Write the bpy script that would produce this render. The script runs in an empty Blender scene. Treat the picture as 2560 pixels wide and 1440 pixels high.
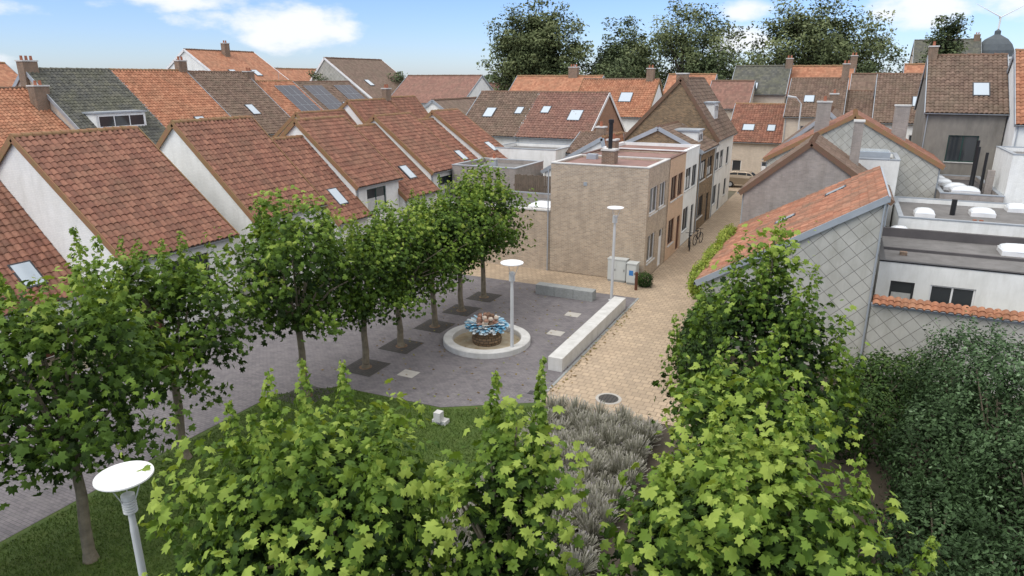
import bpy, math, random
import numpy as np
from mathutils import Vector, Matrix
random.seed(7); rng=np.random.default_rng(7)
scene=bpy.context.scene
# ---------------------------------------------------------------- materials
def new_mat(name):
    m=bpy.data.materials.new(name);m.use_nodes=True
    nt=m.node_tree;nt.nodes.clear()
    o=nt.nodes.new('ShaderNodeOutputMaterial');p=nt.nodes.new('ShaderNodeBsdfPrincipled')
    nt.links.new(p.outputs[0],o.inputs[0]);return m,nt,p,o
def col4(c): return (c[0],c[1],c[2],1)
def noise(nt,vec,scale,detail=3,rough=.6):
    n=nt.nodes.new('ShaderNodeTexNoise');n.inputs['Scale'].default_value=scale
    n.inputs['Detail'].default_value=detail;n.inputs['Roughness'].default_value=rough
    if vec is not None: nt.links.new(vec,n.inputs['Vector'])
    return n.outputs['Fac']
def mixc(nt,fac,a,b,mode='MIX'):
    n=nt.nodes.new('ShaderNodeMix');n.data_type='RGBA';n.blend_type=mode
    for s,v in ((0,fac),(6,a),(7,b)):
        if isinstance(v,(int,float)): n.inputs[s].default_value=v
        elif isinstance(v,tuple): n.inputs[s].default_value=col4(v)
        else: nt.links.new(v,n.inputs[s])
    return n.outputs[2]
def ramp(nt,fac,stops):
    r=nt.nodes.new('ShaderNodeValToRGB');e=r.color_ramp.elements
    e[0].position=stops[0][0];e[0].color=col4(stops[0][1]);e[1].position=stops[-1][0];e[1].color=col4(stops[-1][1])
    for p,c in stops[1:-1]:
        x=e.new(p);x.color=col4(c)
    nt.links.new(fac,r.inputs[0]);return r.outputs[0]
def math_(nt,op,a,b=None,c=None):
    n=nt.nodes.new('ShaderNodeMath');n.operation=op
    for i,v in enumerate((a,b,c)):
        if v is None: continue
        if isinstance(v,(int,float)): n.inputs[i].default_value=v
        else: nt.links.new(v,n.inputs[i])
    return n.outputs[0]
def gpos(nt): return nt.nodes.new('ShaderNodeNewGeometry').outputs['Position']
def uvn(nt): return nt.nodes.new('ShaderNodeTexCoord').outputs['UV']
def M(name,c1,c2=None,rough=.8,ns=1.2,bump=0.,bscale=20,brick=None,metal=0,spec=.3,dirt=.0,dirtc=(.05,.045,.035)):
    m,nt,p,o=new_mat(name)
    pos=gpos(nt)
    c2=c2 or tuple(x*.8 for x in c1)
    n1=noise(nt,pos,ns,4)
    f=math_(nt,'MULTIPLY_ADD',n1,2.2,-.6)
    n=nt.nodes.new('ShaderNodeClamp');nt.links.new(f,n.inputs[0]);f=n.outputs[0]
    c=mixc(nt,f,c1,c2)
    hgt=None
    if brick:
        w,h,ms,mc,off,rot,var=brick
        mp=nt.nodes.new('ShaderNodeMapping');nt.links.new(uvn(nt),mp.inputs[0]);mp.inputs['Rotation'].default_value=(0,0,math.radians(rot))
        b=nt.nodes.new('ShaderNodeTexBrick');nt.links.new(mp.outputs[0],b.inputs[0])
        b.inputs['Scale'].default_value=1;b.inputs['Mortar Size'].default_value=ms;b.inputs['Brick Width'].default_value=w
        b.inputs['Row Height'].default_value=h;b.inputs['Mortar Smooth'].default_value=.2;b.offset=off
        b.inputs['Color1'].default_value=(1-var,1-var,1-var,1);b.inputs['Color2'].default_value=(1+var*.6,1+var*.5,1+var*.4,1)
        b.inputs['Mortar'].default_value=(1,1,1,1);b.inputs['Bias'].default_value=0
        c=mixc(nt,1.0,c,b.outputs['Color'],'MULTIPLY')
        c=mixc(nt,b.outputs['Fac'],c,mc)
        hgt=math_(nt,'SUBTRACT',1.0,b.outputs['Fac'])
    if dirt>0:
        mp=nt.nodes.new('ShaderNodeMapping');nt.links.new(pos,mp.inputs[0]);mp.inputs['Scale'].default_value=(1.6,1.6,.35)
        d=noise(nt,mp.outputs[0],1.3,4,.7)
        d=ramp(nt,d,[(.45,(0,0,0)),(.75,(dirt,)*3)])
        c=mixc(nt,d,c,dirtc)
    nt.links.new(c,p.inputs['Base Color'])
    p.inputs['Roughness'].default_value=rough;p.inputs['Metallic'].default_value=metal;p.inputs['Specular IOR Level'].default_value=spec
    if bump>0:
        bn=nt.nodes.new('ShaderNodeBump');bn.inputs['Strength'].default_value=bump;bn.inputs['Distance'].default_value=.02
        if hgt is None: hgt=noise(nt,pos,bscale,2)
        nt.links.new(hgt,bn.inputs['Height']);nt.links.new(bn.outputs[0],p.inputs['Normal'])
    return m
def roofM(name,c1,c2,c3,moss=.3,mossc=(.16,.13,.06)):
    # uv: x = tile column, y = course
    m,nt,p,o=new_mat(name);uv=uvn(nt);pos=gpos(nt)
    fl=nt.nodes.new('ShaderNodeVectorMath');fl.operation='FLOOR';nt.links.new(uv,fl.inputs[0])
    wn=nt.nodes.new('ShaderNodeTexWhiteNoise');wn.noise_dimensions='2D';nt.links.new(fl.outputs[0],wn.inputs['Vector'])
    c=ramp(nt,wn.outputs['Value'],[(0,c1),(.5,c2),(1,c3)])
    n=noise(nt,pos,.7,5,.7)
    c=mixc(nt,ramp(nt,n,[(.42,(0,0,0)),(.72,(moss,)*3)]),c,mossc)
    n2=noise(nt,pos,7,3,.7)
    c=mixc(nt,ramp(nt,n2,[(.5,(0,0,0)),(.75,(.55,)*3)]),c,tuple(x*.35 for x in c1))
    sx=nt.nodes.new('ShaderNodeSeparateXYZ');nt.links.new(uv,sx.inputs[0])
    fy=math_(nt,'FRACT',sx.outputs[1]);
    dk=ramp(nt,fy,[(0,(.8,)*3),(.2,(1,1,1)),(.88,(1,1,1)),(1,(.72,)*3)])  # course laps darkened in the colour, painted overlap shade
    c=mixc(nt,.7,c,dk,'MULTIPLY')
    nt.links.new(c,p.inputs['Base Color']);p.inputs['Roughness'].default_value=.75;p.inputs['Specular IOR Level'].default_value=.3
    return m
def leafM(name,stops,trans=.25,rough=.6,spec=.15):
    m,nt,p,o=new_mat(name)
    a=nt.nodes.new('ShaderNodeAttribute');a.attribute_name='lv'
    c=ramp(nt,a.outputs['Fac'],stops)
    nt.links.new(c,p.inputs['Base Color']);p.inputs['Roughness'].default_value=rough;p.inputs['Specular IOR Level'].default_value=spec
    if trans>0:
        t=nt.nodes.new('ShaderNodeBsdfTranslucent')
        tc=mixc(nt,1.0,c,(1.3,1.2,.4),'MULTIPLY');nt.links.new(tc,t.inputs[0])
        mx=nt.nodes.new('ShaderNodeMixShader');mx.inputs[0].default_value=trans
        nt.links.new(p.outputs[0],mx.inputs[1]);nt.links.new(t.outputs[0],mx.inputs[2]);nt.links.new(mx.outputs[0],o.inputs[0])
    return m
white=M('white_painted_brick',(.82,.82,.80),(.75,.75,.72),ns=.8,bump=.35,brick=(.22,.075,.006,(.66,.66,.64),.5,0,.04),dirt=.28,dirtc=(.38,.37,.32))
white2=M('white_render',(.80,.80,.78),(.70,.70,.67),bump=.1,dirt=.3,dirtc=(.36,.35,.31))
beige=M('beige_brick',(.47,.37,.275),(.37,.285,.205),ns=1.3,bump=.5,brick=(.22,.075,.010,(.48,.43,.36),.5,0,.24),dirt=.45,dirtc=(.25,.20,.155))
pink=M('peach_brick',(.62,.42,.28),(.54,.36,.24),bump=.3,brick=(.22,.075,.008,(.5,.4,.3),.5,0,.1),dirt=.2,dirtc=(.25,.18,.13))
brown=M('brown_brick',(.29,.19,.105),(.17,.115,.07),ns=3,bump=.6,brick=(.24,.085,.010,(.28,.23,.16),.5,0,.4),dirt=.4)
orangeb=M('orange_brick',(.38,.18,.10),(.30,.14,.08),ns=3,bump=.5,brick=(.22,.075,.010,(.4,.3,.22),.5,0,.2),dirt=.2)
greyr=M('grey_cement_render',(.36,.32,.29),(.26,.23,.21),ns=1.4,bump=.3,brick=(.22,.075,.006,(.33,.30,.28),.5,0,.12),dirt=.4,dirtc=(.14,.12,.10))
greyd=M('dark_grey_render',(.25,.23,.20),(.19,.175,.155),bump=.3,dirt=.5,dirtc=(.10,.09,.08))
cream=M('cream_render',(.58,.50,.41),(.48,.41,.33),bump=.2,brick=(.22,.075,.008,(.5,.45,.38),.5,0,.1),dirt=.25,dirtc=(.25,.2,.15))
slate=M('diamond_fibre_slate',(.47,.46,.42),(.36,.355,.32),ns=1.0,bump=.6,brick=(.44,.44,.010,(.16,.155,.14),0.0,45,.08),dirt=.45,dirtc=(.24,.23,.19))
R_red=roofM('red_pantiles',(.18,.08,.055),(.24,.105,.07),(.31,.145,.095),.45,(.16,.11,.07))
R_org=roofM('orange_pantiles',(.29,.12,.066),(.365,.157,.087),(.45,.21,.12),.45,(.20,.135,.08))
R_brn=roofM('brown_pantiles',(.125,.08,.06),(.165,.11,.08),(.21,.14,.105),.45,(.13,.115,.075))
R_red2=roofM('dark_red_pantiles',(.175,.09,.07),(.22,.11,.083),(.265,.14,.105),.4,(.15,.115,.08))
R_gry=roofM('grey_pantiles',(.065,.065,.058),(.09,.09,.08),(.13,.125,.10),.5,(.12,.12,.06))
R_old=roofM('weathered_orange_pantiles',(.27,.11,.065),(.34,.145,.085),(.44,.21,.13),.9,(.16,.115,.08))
zinc=M('zinc',(.42,.45,.48),(.32,.35,.38),rough=.45,metal=.3)
frameW=M('white_frame',(.8,.8,.8),rough=.4);frameD=M('dark_frame',(.05,.05,.055),rough=.4);frameB=M('brown_frame',(.12,.05,.03),rough=.5);frameG=M('green_frame',(.02,.06,.05),rough=.5)
def glassM(name,c,r=.06,spec=.8):
    m,nt,p,o=new_mat(name);p.inputs['Base Color'].default_value=col4(c);p.inputs['Roughness'].default_value=r;p.inputs['Specular IOR Level'].default_value=spec;return m
glass=glassM('window_glass',(.035,.04,.045));glassL=glassM('skylight_glass',(.42,.48,.53),.12);panelM=glassM('solar_cell',(.05,.05,.065),.4,.4)  # skylight base colour is pale blue, standing in for reflected sky
curtain=M('net_curtain',(.55,.55,.53),(.4,.4,.39),ns=6,rough=.9)
concrete=M('pale_concrete',(.60,.59,.57),(.50,.49,.47),ns=3,bump=.2,dirt=.4,dirtc=(.30,.29,.26))
granite=M('grey_granite',(.34,.35,.34),(.25,.26,.255),ns=14,bump=.1,dirt=.2)
lampM=M('painted_grey_steel',(.55,.56,.57),(.48,.49,.50),rough=.4,spec=.5);discM=M('white_lamp_disc',(.82,.82,.82),(.76,.76,.76),rough=.35,spec=.5)
black=M('black_metal',(.02,.02,.022),rough=.4);membrane=M('black_roofing_felt',(.07,.065,.065),(.11,.10,.10),ns=.8,bump=.2)
redmem=M('red_roofing_felt',(.28,.16,.135),(.22,.13,.11),ns=.8,bump=.2,dirt=.4);greymem=M('grey_roofing_gravel',(.20,.19,.185),(.13,.125,.12),ns=1.2,bump=.3,dirt=.3)
domeM=glassM('dome_acrylic',(.72,.75,.78),.25,.6);ridgeM=M('ridge_tile_terracotta',(.28,.13,.078),(.22,.16,.07),ns=4,rough=.8,bump=.4)
ridgeB=M('ridge_tile_brown',(.17,.09,.065),(.13,.09,.055),ns=4);ridgeG=M('ridge_tile_grey',(.13,.12,.10),(.09,.09,.06),ns=4)
bark=M('plane_bark',(.24,.20,.14),(.12,.10,.07),ns=5,bump=.5,bscale=30);wood=M('weathered_wood',(.16,.12,.09),(.10,.08,.06),ns=4,bump=.3)
chim=M('chimney_brick',(.25,.155,.105),(.17,.105,.075),ns=3,bump=.4,brick=(.22,.075,.01,(.3,.26,.2),.5,0,.2),dirt=.4)
potM=M('clay_pot',(.38,.14,.08),(.25,.1,.06))
# ---------------------------------------------------------------- mesh helpers
def link(o,parent=None):
    bpy.context.collection.objects.link(o)
    if parent: o.parent=parent
    return o
def empty(name,loc=(0,0,0),rz=0):
    e=bpy.data.objects.new(name,None);e.location=loc;e.rotation_euler=(0,0,rz);e.empty_display_size=.3;return link(e)
class B:
    def __init__(s): s.v=[];s.f=[];s.m=[];s.uv=[];s.mats=[];s.sm=[]
    def mi(s,m):
        if m not in s.mats: s.mats.append(m)
        return s.mats.index(m)
    def poly(s,pts,m,uvs=None,smooth=False):
        i=len(s.v);pts=[Vector(p) for p in pts];s.v+=pts;s.f.append(tuple(range(i,i+len(pts))));s.m.append(s.mi(m));s.sm.append(smooth)
        if uvs is None:
            n=(pts[1]-pts[0]).cross(pts[2]-pts[0])
            if n.length>0:n.normalize()
            if abs(n.z)>.9: uvs=[(p.x,p.y) for p in pts]
            elif abs(n.x)>abs(n.y): uvs=[(p.y,p.z) for p in pts]
            else: uvs=[(p.x,p.z) for p in pts]
        s.uv+=uvs
    def obox(s,o,r,u,n,a0,a1,b0,b1,c0,c1,m):
        P=lambda a,b,c:o+r*a+u*b+n*c
        p=[P(a,b,c) for c in(c0,c1) for b in(b0,b1) for a in(a0,a1)]
        for q in((0,2,3,1),(4,5,7,6),(0,1,5,4),(2,6,7,3),(0,4,6,2),(1,3,7,5)): s.poly([p[i] for i in q],m)
    def box(s,x0,x1,y0,y1,z0,z1,m): s.obox(Vector((0,0,0)),Vector((1,0,0)),Vector((0,1,0)),Vector((0,0,1)),x0,x1,y0,y1,z0,z1,m)
    def tube(s,p0,p1,r0,r1,m,n=8,caps=False):
        p0=Vector(p0);p1=Vector(p1);d=(p1-p0)
        if d.length<1e-6:return
        d.normalize();a=d.orthogonal().normalized();b=d.cross(a)
        c=[(math.cos(2*math.pi*i/n),math.sin(2*math.pi*i/n)) for i in range(n)]
        A=[p0+(a*x+b*y)*r0 for x,y in c];C=[p1+(a*x+b*y)*r1 for x,y in c]
        for i in range(n):
            j=(i+1)%n;s.poly([A[i],A[j],C[j],C[i]],m,smooth=True)
        if caps: s.poly(C,m);s.poly(A[::-1],m)
    def lathe(s,o,prof,m,n=32,smooth=True):
        o=Vector(o)
        R=[[o+Vector((r*math.cos(2*math.pi*i/n),r*math.sin(2*math.pi*i/n),z)) for i in range(n)] for r,z in prof]
        for k in range(len(R)-1):
            for i in range(n):
                j=(i+1)%n;s.poly([R[k][i],R[k][j],R[k+1][j],R[k+1][i]],m,smooth=smooth)
    def obj(s,name,parent=None,weld=False):
        me=bpy.data.meshes.new(name);me.from_pydata(s.v,[],s.f)
        for m in s.mats: me.materials.append(m)
        me.polygons.foreach_set('material_index',s.m);me.polygons.foreach_set('use_smooth',s.sm)
        uv=me.uv_layers.new(name='UVMap');uv.data.foreach_set('uv',[c for p in s.uv for c in p])
        me.update();o=bpy.data.objects.new(name,me);link(o,parent)
        if weld:
            md=o.modifiers.new('w','WELD');md.merge_threshold=.0005
        return o
def np_mesh(name,V,F,mat,uv=None,lv=None,smooth=False):
    F=np.asarray(F,dtype=np.int32);k=F.shape[1];me=bpy.data.meshes.new(name)
    me.vertices.add(len(V));me.vertices.foreach_set('co',np.ascontiguousarray(V,dtype=np.float32).ravel())
    me.loops.add(F.size);me.loops.foreach_set('vertex_index',F.ravel())
    me.polygons.add(len(F));me.polygons.foreach_set('loop_start',np.arange(0,F.size,k,dtype=np.int32))
    try: me.polygons.foreach_set('loop_total',np.full(len(F),k,dtype=np.int32))
    except Exception: pass
    me.polygons.foreach_set('use_smooth',np.full(len(F),smooth))
    if uv is not None:
        l=me.uv_layers.new(name='UVMap');l.data.foreach_set('uv',np.ascontiguousarray(uv[F.ravel()],dtype=np.float32).ravel())
    me.update(calc_edges=True)
    if lv is not None:
        a=me.attributes.new('lv','FLOAT','POINT');a.data.foreach_set('value',np.ascontiguousarray(lv,dtype=np.float32))
    me.materials.append(mat);return me
SEED=[0]
def tiles(parent,e0,e1,r0,r1,mat,pitch=.26,course=.34,spr=6,amp=.095,detail=True):
    e0,e1,r0,r1=[np.array(p,float) for p in(e0,e1,r0,r1)]
    W=np.linalg.norm(e1-e0);L=np.linalg.norm((r0+r1)/2-(e0+e1)/2)
    nrm=np.cross(e1-e0,r0-e0);nrm/=np.linalg.norm(nrm)
    if nrm[2]<0:nrm=-nrm
    SEED[0]+=37
    nc=max(2,round(W/pitch));nr=max(2,round(L/course))
    if not detail:
        V=np.array([e0,e1,r1,r0])+nrm*.05;uv=np.array([[0,0],[nc,0],[nc,nr],[0,nr]],float)+SEED[0]
        me=np_mesh('roof_tiles',V,[[0,1,2,3]],mat,uv)
        return link(bpy.data.objects.new('roof_tiles',me),parent)
    s=np.linspace(0,nc,nc*spr+1);prof=amp*np.abs(np.sin(np.pi*s))**.8
    rows=[];uvs=[]
    for k in range(nr):
        jit=(np.sin(s*1.7+k*2.3)*.004)+rng.normal(0,.006,nc+1)[np.minimum(s.astype(int),nc)]
        for (vv,off,uy) in ((k,-.02,k+.01),(k,.032,k+.01),(k,.032,k+.02),(k+1.04,0.0,k+.98)):
            t=min(vv/nr,1.0)
            a=e0+(r0-e0)*t;b=e1+(r1-e1)*t
            P=a[None]+(b-a)[None]*(s/nc)[:,None]+nrm[None]*(prof+off+jit+.02)[:,None]
            rows.append(P);uvs.append(np.stack([np.clip(s,0.001,nc-.001)+SEED[0],np.full_like(s,uy+SEED[0])],1))
    n=len(s);V=np.concatenate(rows);uv=np.concatenate(uvs);F=[]
    i=np.arange(n-1)
    for k in range(nr):
        for a in (0,2):
            b=(k*4+a)*n
            F.append(np.stack([b+i,b+i+1,b+n+i+1,b+n+i],1))
    me=np_mesh('roof_tiles',V,np.concatenate(F),mat,uv,smooth=True)
    return link(bpy.data.objects.new('roof_tiles',me),parent)
Z=Vector((0,0,1))
def window(b,o,r,n,u,z,w,h,style='w',depth=.12):
    fr={'w':frameW,'d':frameD,'b':frameB,'g':frameG,'door':frameB,'doord':frameD,'doorw':frameW}[style]
    o2=o-n*depth
    t=.07
    b.obox(o2,r,Z,n,u,u+w,z,z+t,0,.05,fr);b.obox(o2,r,Z,n,u,u+w,z+h-t,z+h,0,.05,fr)
    b.obox(o2,r,Z,n,u,u+t,z+t,z+h-t,0,.05,fr);b.obox(o2,r,Z,n,u+w-t,u+w,z+t,z+h-t,0,.05,fr)
    if style.startswith('door'):
        b.obox(o2,r,Z,n,u+t,u+w-t,z+t,z+h*.78,.0,.03,fr);b.obox(o2,r,Z,n,u+t,u+w-t,z+h*.8,z+h-t,.0,.02,glass);return
    if w>1.1:
        k=2 if w<2.2 else 3
        for i in range(1,k): b.obox(o2,r,Z,n,u+w*i/k-.035,u+w*i/k+.035,z+t,z+h-t,0,.048,fr)
    b.obox(o2,r,Z,n,u+t,u+w-t,z+t,z+h-t,0,.015,glass)
    if random.random()<.5:
        hh=random.choice((.45,.6,.9))
        b.obox(o2,r,Z,n,u+t+.02,u+w-t-.02,z+t+.01,z+t+(h-2*t)*hh,.016,.018,curtain)
    b.obox(o,r,Z,n,u-.06,u+w+.06,z-.07,z-.002,-.02,.06,concrete)
def wall(b,o,r,n,W,H,m,holes=()):
    us=sorted({0,W}|{h[0] for h in holes}|{h[0]+h[2] for h in holes});zs=sorted({0,H}|{h[1] for h in holes}|{h[1]+h[3] for h in holes})
    for i in range(len(us)-1):
        for j in range(len(zs)-1):
            uc=(us[i]+us[i+1])/2;zc=(zs[j]+zs[j+1])/2
            if any(h[0]<uc<h[0]+h[2] and h[1]<zc<h[1]+h[3] for h in holes): continue
            b.poly([o+r*us[i]+Z*zs[j],o+r*us[i+1]+Z*zs[j],o+r*us[i+1]+Z*zs[j+1],o+r*us[i]+Z*zs[j+1]],m)
    for h in holes:
        u,z,w,hh=h[:4];d=.16
        c=[(u,z),(u+w,z),(u+w,z+hh),(u,z+hh)]
        for k in range(4):
            p=o+r*c[k][0]+Z*c[k][1];q=o+r*c[(k+1)%4][0]+Z*c[(k+1)%4][1];b.poly([p,q,q-n*d,p-n*d],m)
        window(b,o,r,n,u,z,w,hh,h[4] if len(h)>4 else 'w')
X_=Vector((1,0,0));Y_=Vector((0,1,0))
def velux(b,o,r,up,n,u,v,w,h):
    b.obox(o,r,up,n,u-.05,u+w+.05,v-.05,v+h+.05,0.0,.15,frameD);b.obox(o,r,up,n,u+.03,u+w-.03,v+.03,v+h-.03,.151,.16,glassL)
def solar(b,o,r,up,n,u,v,nx,ny,pw=1.0,ph=1.65):
    for i in range(nx):
        for j in range(ny):
            a=u+i*(pw+.03);c=v+j*(ph+.03)
            b.obox(o,r,up,n,a,a+pw,c,c+ph,.17,.20,zinc);b.obox(o,r,up,n,a+.02,a+pw-.02,c+.02,c+ph-.02,.201,.206,panelM)
def chimney(b,x,y,w,d,z0,z1,m=None,pots=2):
    m=m or chim
    b.box(x-w/2,x+w/2,y-d/2,y+d/2,z0,z1,m);b.box(x-w/2-.05,x+w/2+.05,y-d/2-.05,y+d/2+.05,z1+.001,z1+.1,concrete)
    for i in range(pots): 
        py=y+(i-(pots-1)/2)*.35;b.lathe((x,py,z1+.1),[(.11,0),(.09,.3),(.11,.32),(.07,.33),(.06,.1)],potM,10)
def house(name,x0,x1,y0,y1,ze,zr,axis='y',rp=None,wm=None,rm=None,win={},zeL=None,gm=None,vel=(),sol=(),chims=(),dorm=(),rd=None,det=True,verge=None,ohe=.25,ohg=.08,pitch=.26,ant=False):
    wm=wm or white;rm=rm or R_red
    if axis=='y': e=empty(name);a0,a1,b0,b1=x0,x1,y0,y1;rp=(x0+x1)/2 if rp is None else rp
    else: e=empty(name,rz=-math.pi/2);a0,a1,b0,b1=-y1,-y0,x0,x1;rp=-((y0+y1)/2 if rp is None else rp)
    gm=gm or wm;zl=ze if zeL is None else zeL;zm=min(ze,zl);b=B()
    wall(b,Vector((a0,b0,0)),X_,-Y_,a1-a0,zm,gm,win.get('F',()))
    wall(b,Vector((a1,b1,0)),-X_,Y_,a1-a0,zm,gm,win.get('B',()))
    wall(b,Vector((a1,b0,0)),Y_,X_,b1-b0,ze,wm,win.get('R',()))
    wall(b,Vector((a0,b1,0)),-Y_,-X_,b1-b0,zl,wm,win.get('L',()))
    for bb in (b0,b1):
        b.poly([(a0,bb,zm),(a1,bb,zm)]+([(a1,bb,ze)] if ze>zm else [])+[(rp,bb,zr)]+([(a0,bb,zl)] if zl>zm else []),gm)
    b.obj('walls',e)
    rb=B();vm=verge or zinc
    rd=rd or {R_red:ridgeM,R_org:ridgeM,R_old:ridgeM,R_brn:ridgeB,R_red2:ridgeB,R_gry:ridgeG}[rm]
    for side,ae,zz in ((1,a1,ze),(-1,a0,zl)):
        if abs(ae-rp)<.2: continue
        dx=ae-rp;sl=(zr-zz)/abs(dx);L=math.hypot(dx,zr-zz)
        E=(ae+side*ohe,zz-ohe*sl);n=Vector((side*(zr-zz)/L,0,abs(dx)/L));up=Vector((-dx/L,0,(zr-zz)/L))
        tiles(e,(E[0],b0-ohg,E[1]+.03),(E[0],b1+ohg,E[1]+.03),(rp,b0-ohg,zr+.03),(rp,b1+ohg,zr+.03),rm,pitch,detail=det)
        LL=L+ohe*math.sqrt(1+sl*sl)
        rb.obox(Vector((E[0],b0,E[1])),Y_,up,n,-ohg+.01,b1-b0+ohg-.01,0,LL-.02,-.08,.02,wood)
        for bb,sg in((b0-ohg,-1),(b1+ohg,1)):
            rb.obox(Vector((E[0],bb,E[1])),Y_,up,n,min(0,sg*.05),max(0,sg*.05),-.02,LL,-.14,.14,vm)
        for k in range(6):
            a=math.pi*k/6;a2=math.pi*(k+1)/6;cx=E[0]+side*.06;cz=E[1]+.04
            rb.poly([(cx-math.cos(a)*.075,b0-ohg,cz-math.sin(a)*.075),(cx-math.cos(a)*.075,b1+ohg,cz-math.sin(a)*.075),(cx-math.cos(a2)*.075,b1+ohg,cz-math.sin(a2)*.075),(cx-math.cos(a2)*.075,b0-ohg,cz-math.sin(a2)*.075)],zinc)
        rb.tube((ae+side*.06,b0+.15,E[1]),(ae+side*.06,b0+.15,0),.04,.04,zinc,6)
        o=Vector((E[0],b0,E[1]+.02))
        for q in vel:
            if q[0]==side: velux(rb,o,Y_,up,n,q[1],q[2],q[3],q[4])
        for q in sol:
            if q[0]==side: solar(rb,o,Y_,up,n,q[1],q[2],q[3],q[4])
    nr=max(1,int((b1-b0)/.4))
    for i in range(nr):
        ya=b0-ohg+(b1-b0+2*ohg)*i/nr;yb=b0-ohg+(b1-b0+2*ohg)*(i+1)/nr+.03
        pr=[];dz=random.uniform(-.015,.015)
        for y,r in((ya,.17),(yb,.135)):
            pr.append([Vector((rp+math.cos(t)*r,y,zr+.04+dz+math.sin(t)*r*1.0)) for t in [math.pi*k/6-.0 for k in range(7)]])
        for k in range(6): rb.poly([pr[0][k],pr[1][k],pr[1][k+1],pr[0][k+1]],rd,smooth=True)
        rb.poly(pr[0],rd)
    for (side,bc,w,zbot,h,depth) in dorm:
        ae=a1 if side==1 else a0;zz=ze if side==1 else zl;sl=(zr-zz)/abs(ae-rp)
        af=ae-side*(zbot-zz)/sl;ab=af-side*min(h/sl,abs(af-rp))
        lo,hi=min(af,ab),max(af,ab);rb.box(lo,hi,bc-w/2,bc+w/2,zbot-.1,zbot+h,white2)
        rb.box(lo-.12,hi+.12,bc-w/2-.12,bc+w/2+.12,zbot+h+.001,zbot+h+.12,zinc)
        window(rb,Vector((af,bc-side*w/2,0)),Y_*side,X_*side,.15,zbot+.15,w-.3,h-.3,'w',-.01)
    for c in chims:
        if axis=='y': chimney(rb,c[0],c[1],c[2],c[3],c[4],c[5],*c[6:])
        else: chimney(rb,-c[1],c[0],c[3],c[2],c[4],c[5],*c[6:])
    if ant:
        yb=b0+(b1-b0)*.7;rb.tube((rp,yb,zr),(rp,yb,zr+1.6),.02,.015,zinc,5)
        for k in range(5): rb.tube((rp-.3,yb-.4+k*.2,zr+1.5),(rp+.3,yb-.4+k*.2,zr+1.5),.008,.008,zinc,4)
        rb.tube((rp,yb-.45,zr+1.5),(rp,yb+.45,zr+1.5),.01,.01,zinc,4)
    rb.obj('roof_trim',e);return e
def flat_house(name,x0,x1,y0,y1,z,wm,win={},roof=None,capm=None,par=.25,sidem=None,extra=None):
    e=empty(name);b=B();sm=sidem or wm
    wall(b,Vector((x0,y0,0)),X_,-Y_,x1-x0,z,sm,win.get('F',()));wall(b,Vector((x1,y1,0)),-X_,Y_,x1-x0,z,sm,win.get('B',()))
    wall(b,Vector((x1,y0,0)),Y_,X_,y1-y0,z,wm,win.get('R',()));wall(b,Vector((x0,y1,0)),-Y_,-X_,y1-y0,z,sm,win.get('L',()))
    b.obj('walls',e);b=B();rz=z-par
    b.poly([(x0,y0,rz),(x1,y0,rz),(x1,y1,rz),(x0,y1,rz)],roof or membrane)
    c=capm or zinc;t=.22;b.box(x0-.03,x1+.03,y0-.03,y0+t,z+.001,z+.06,c);b.box(x0-.03,x1+.03,y1-t,y1+.03,z+.001,z+.06,c)
    b.box(x0-.03,x0+t,y0+t,y1-t,z+.001,z+.058,c);b.box(x1-t,x1+.03,y0+t,y1-t,z+.001,z+.058,c)
    for (p,q) in (((x0+t,y0+t),(x1-t,y0+t)),((x1-t,y0+t),(x1-t,y1-t)),((x1-t,y1-t),(x0+t,y1-t)),((x0+t,y1-t),(x0+t,y0+t))):
        b.poly([(p[0],p[1],rz),(q[0],q[1],rz),(q[0],q[1],z),(p[0],p[1],z)],sm)
    if extra: extra(b,rz)
    b.obj('roof',e);return e
def dome_light(b,x,y,z,w=.9,l=1.1):
    b.box(x-w/2,x+w/2,y-l/2,y+l/2,z,z+.22,frameW);R=[]
    for k in range(5):
        t=k/4*math.pi/2;R.append([Vector((x+(w/2-.03)*math.cos(t)*sx,y+(l/2-.03)*math.cos(t)*sy,z+.22+.26*math.sin(t))) for sx,sy in((-1,-1),(-.3,-1.08),(.3,-1.08),(1,-1),(1.08,-.3),(1.08,.3),(1,1),(.3,1.08),(-.3,1.08),(-1,1),(-1.08,.3),(-1.08,-.3))])
    for k in range(4):
        for i in range(12): b.poly([R[k][i],R[k][(i+1)%12],R[k+1][(i+1)%12],R[k+1][i]],domeM,smooth=True)
# ---------------------------------------------------------------- ground
def sheet(name,pts,z,m):
    b=B();b.poly([(x,y,z) for x,y in pts],m);return b.obj(name)
groundM=M('garden_ground',(.12,.12,.07),(.17,.14,.10),ns=.15,bump=.3)
plazaM=M('grey_clay_pavers',(.195,.178,.188),(.150,.138,.146),ns=.7,bump=.4,brick=(.20,.10,.007,(.09,.085,.085),.5,0,.18),dirt=.4,dirtc=(.27,.25,.24))
yellowM=M('yellow_paving_bricks',(.49,.38,.27),(.39,.30,.21),ns=.6,bump=.4,brick=(.30,.30,.018,(.26,.20,.14),.5,0,.14),dirt=.5,dirtc=(.28,.22,.165))
lawnM=M('lawn_turf',(.075,.12,.022),(.05,.085,.017),ns=1.5,bump=.8,bscale=40,dirt=.4,dirtc=(.11,.12,.03))
soilM=M('soil',(.09,.07,.05),(.06,.05,.035),ns=3,bump=.6)
sheet('ground',[(-900,-300),(900,-300),(900,1500),(-900,1500)],-.06,groundM)
sheet('yellow_paving',[(-8.72,20.2),(-8.0,19.9),(-4.2,20.6),(-3.2,20.6),(-3.2,29),(-4.65,29),(-4.65,81),(-9.3,81),(-9.3,36.5),(-23,36.5),(-23,33.5),(-8.72,33.5)],-.02,yellowM)
sheet('cross_street',[(-60,72.5),(60,72.5),(60,80),(-60,80)],-.026,yellowM)
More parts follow.
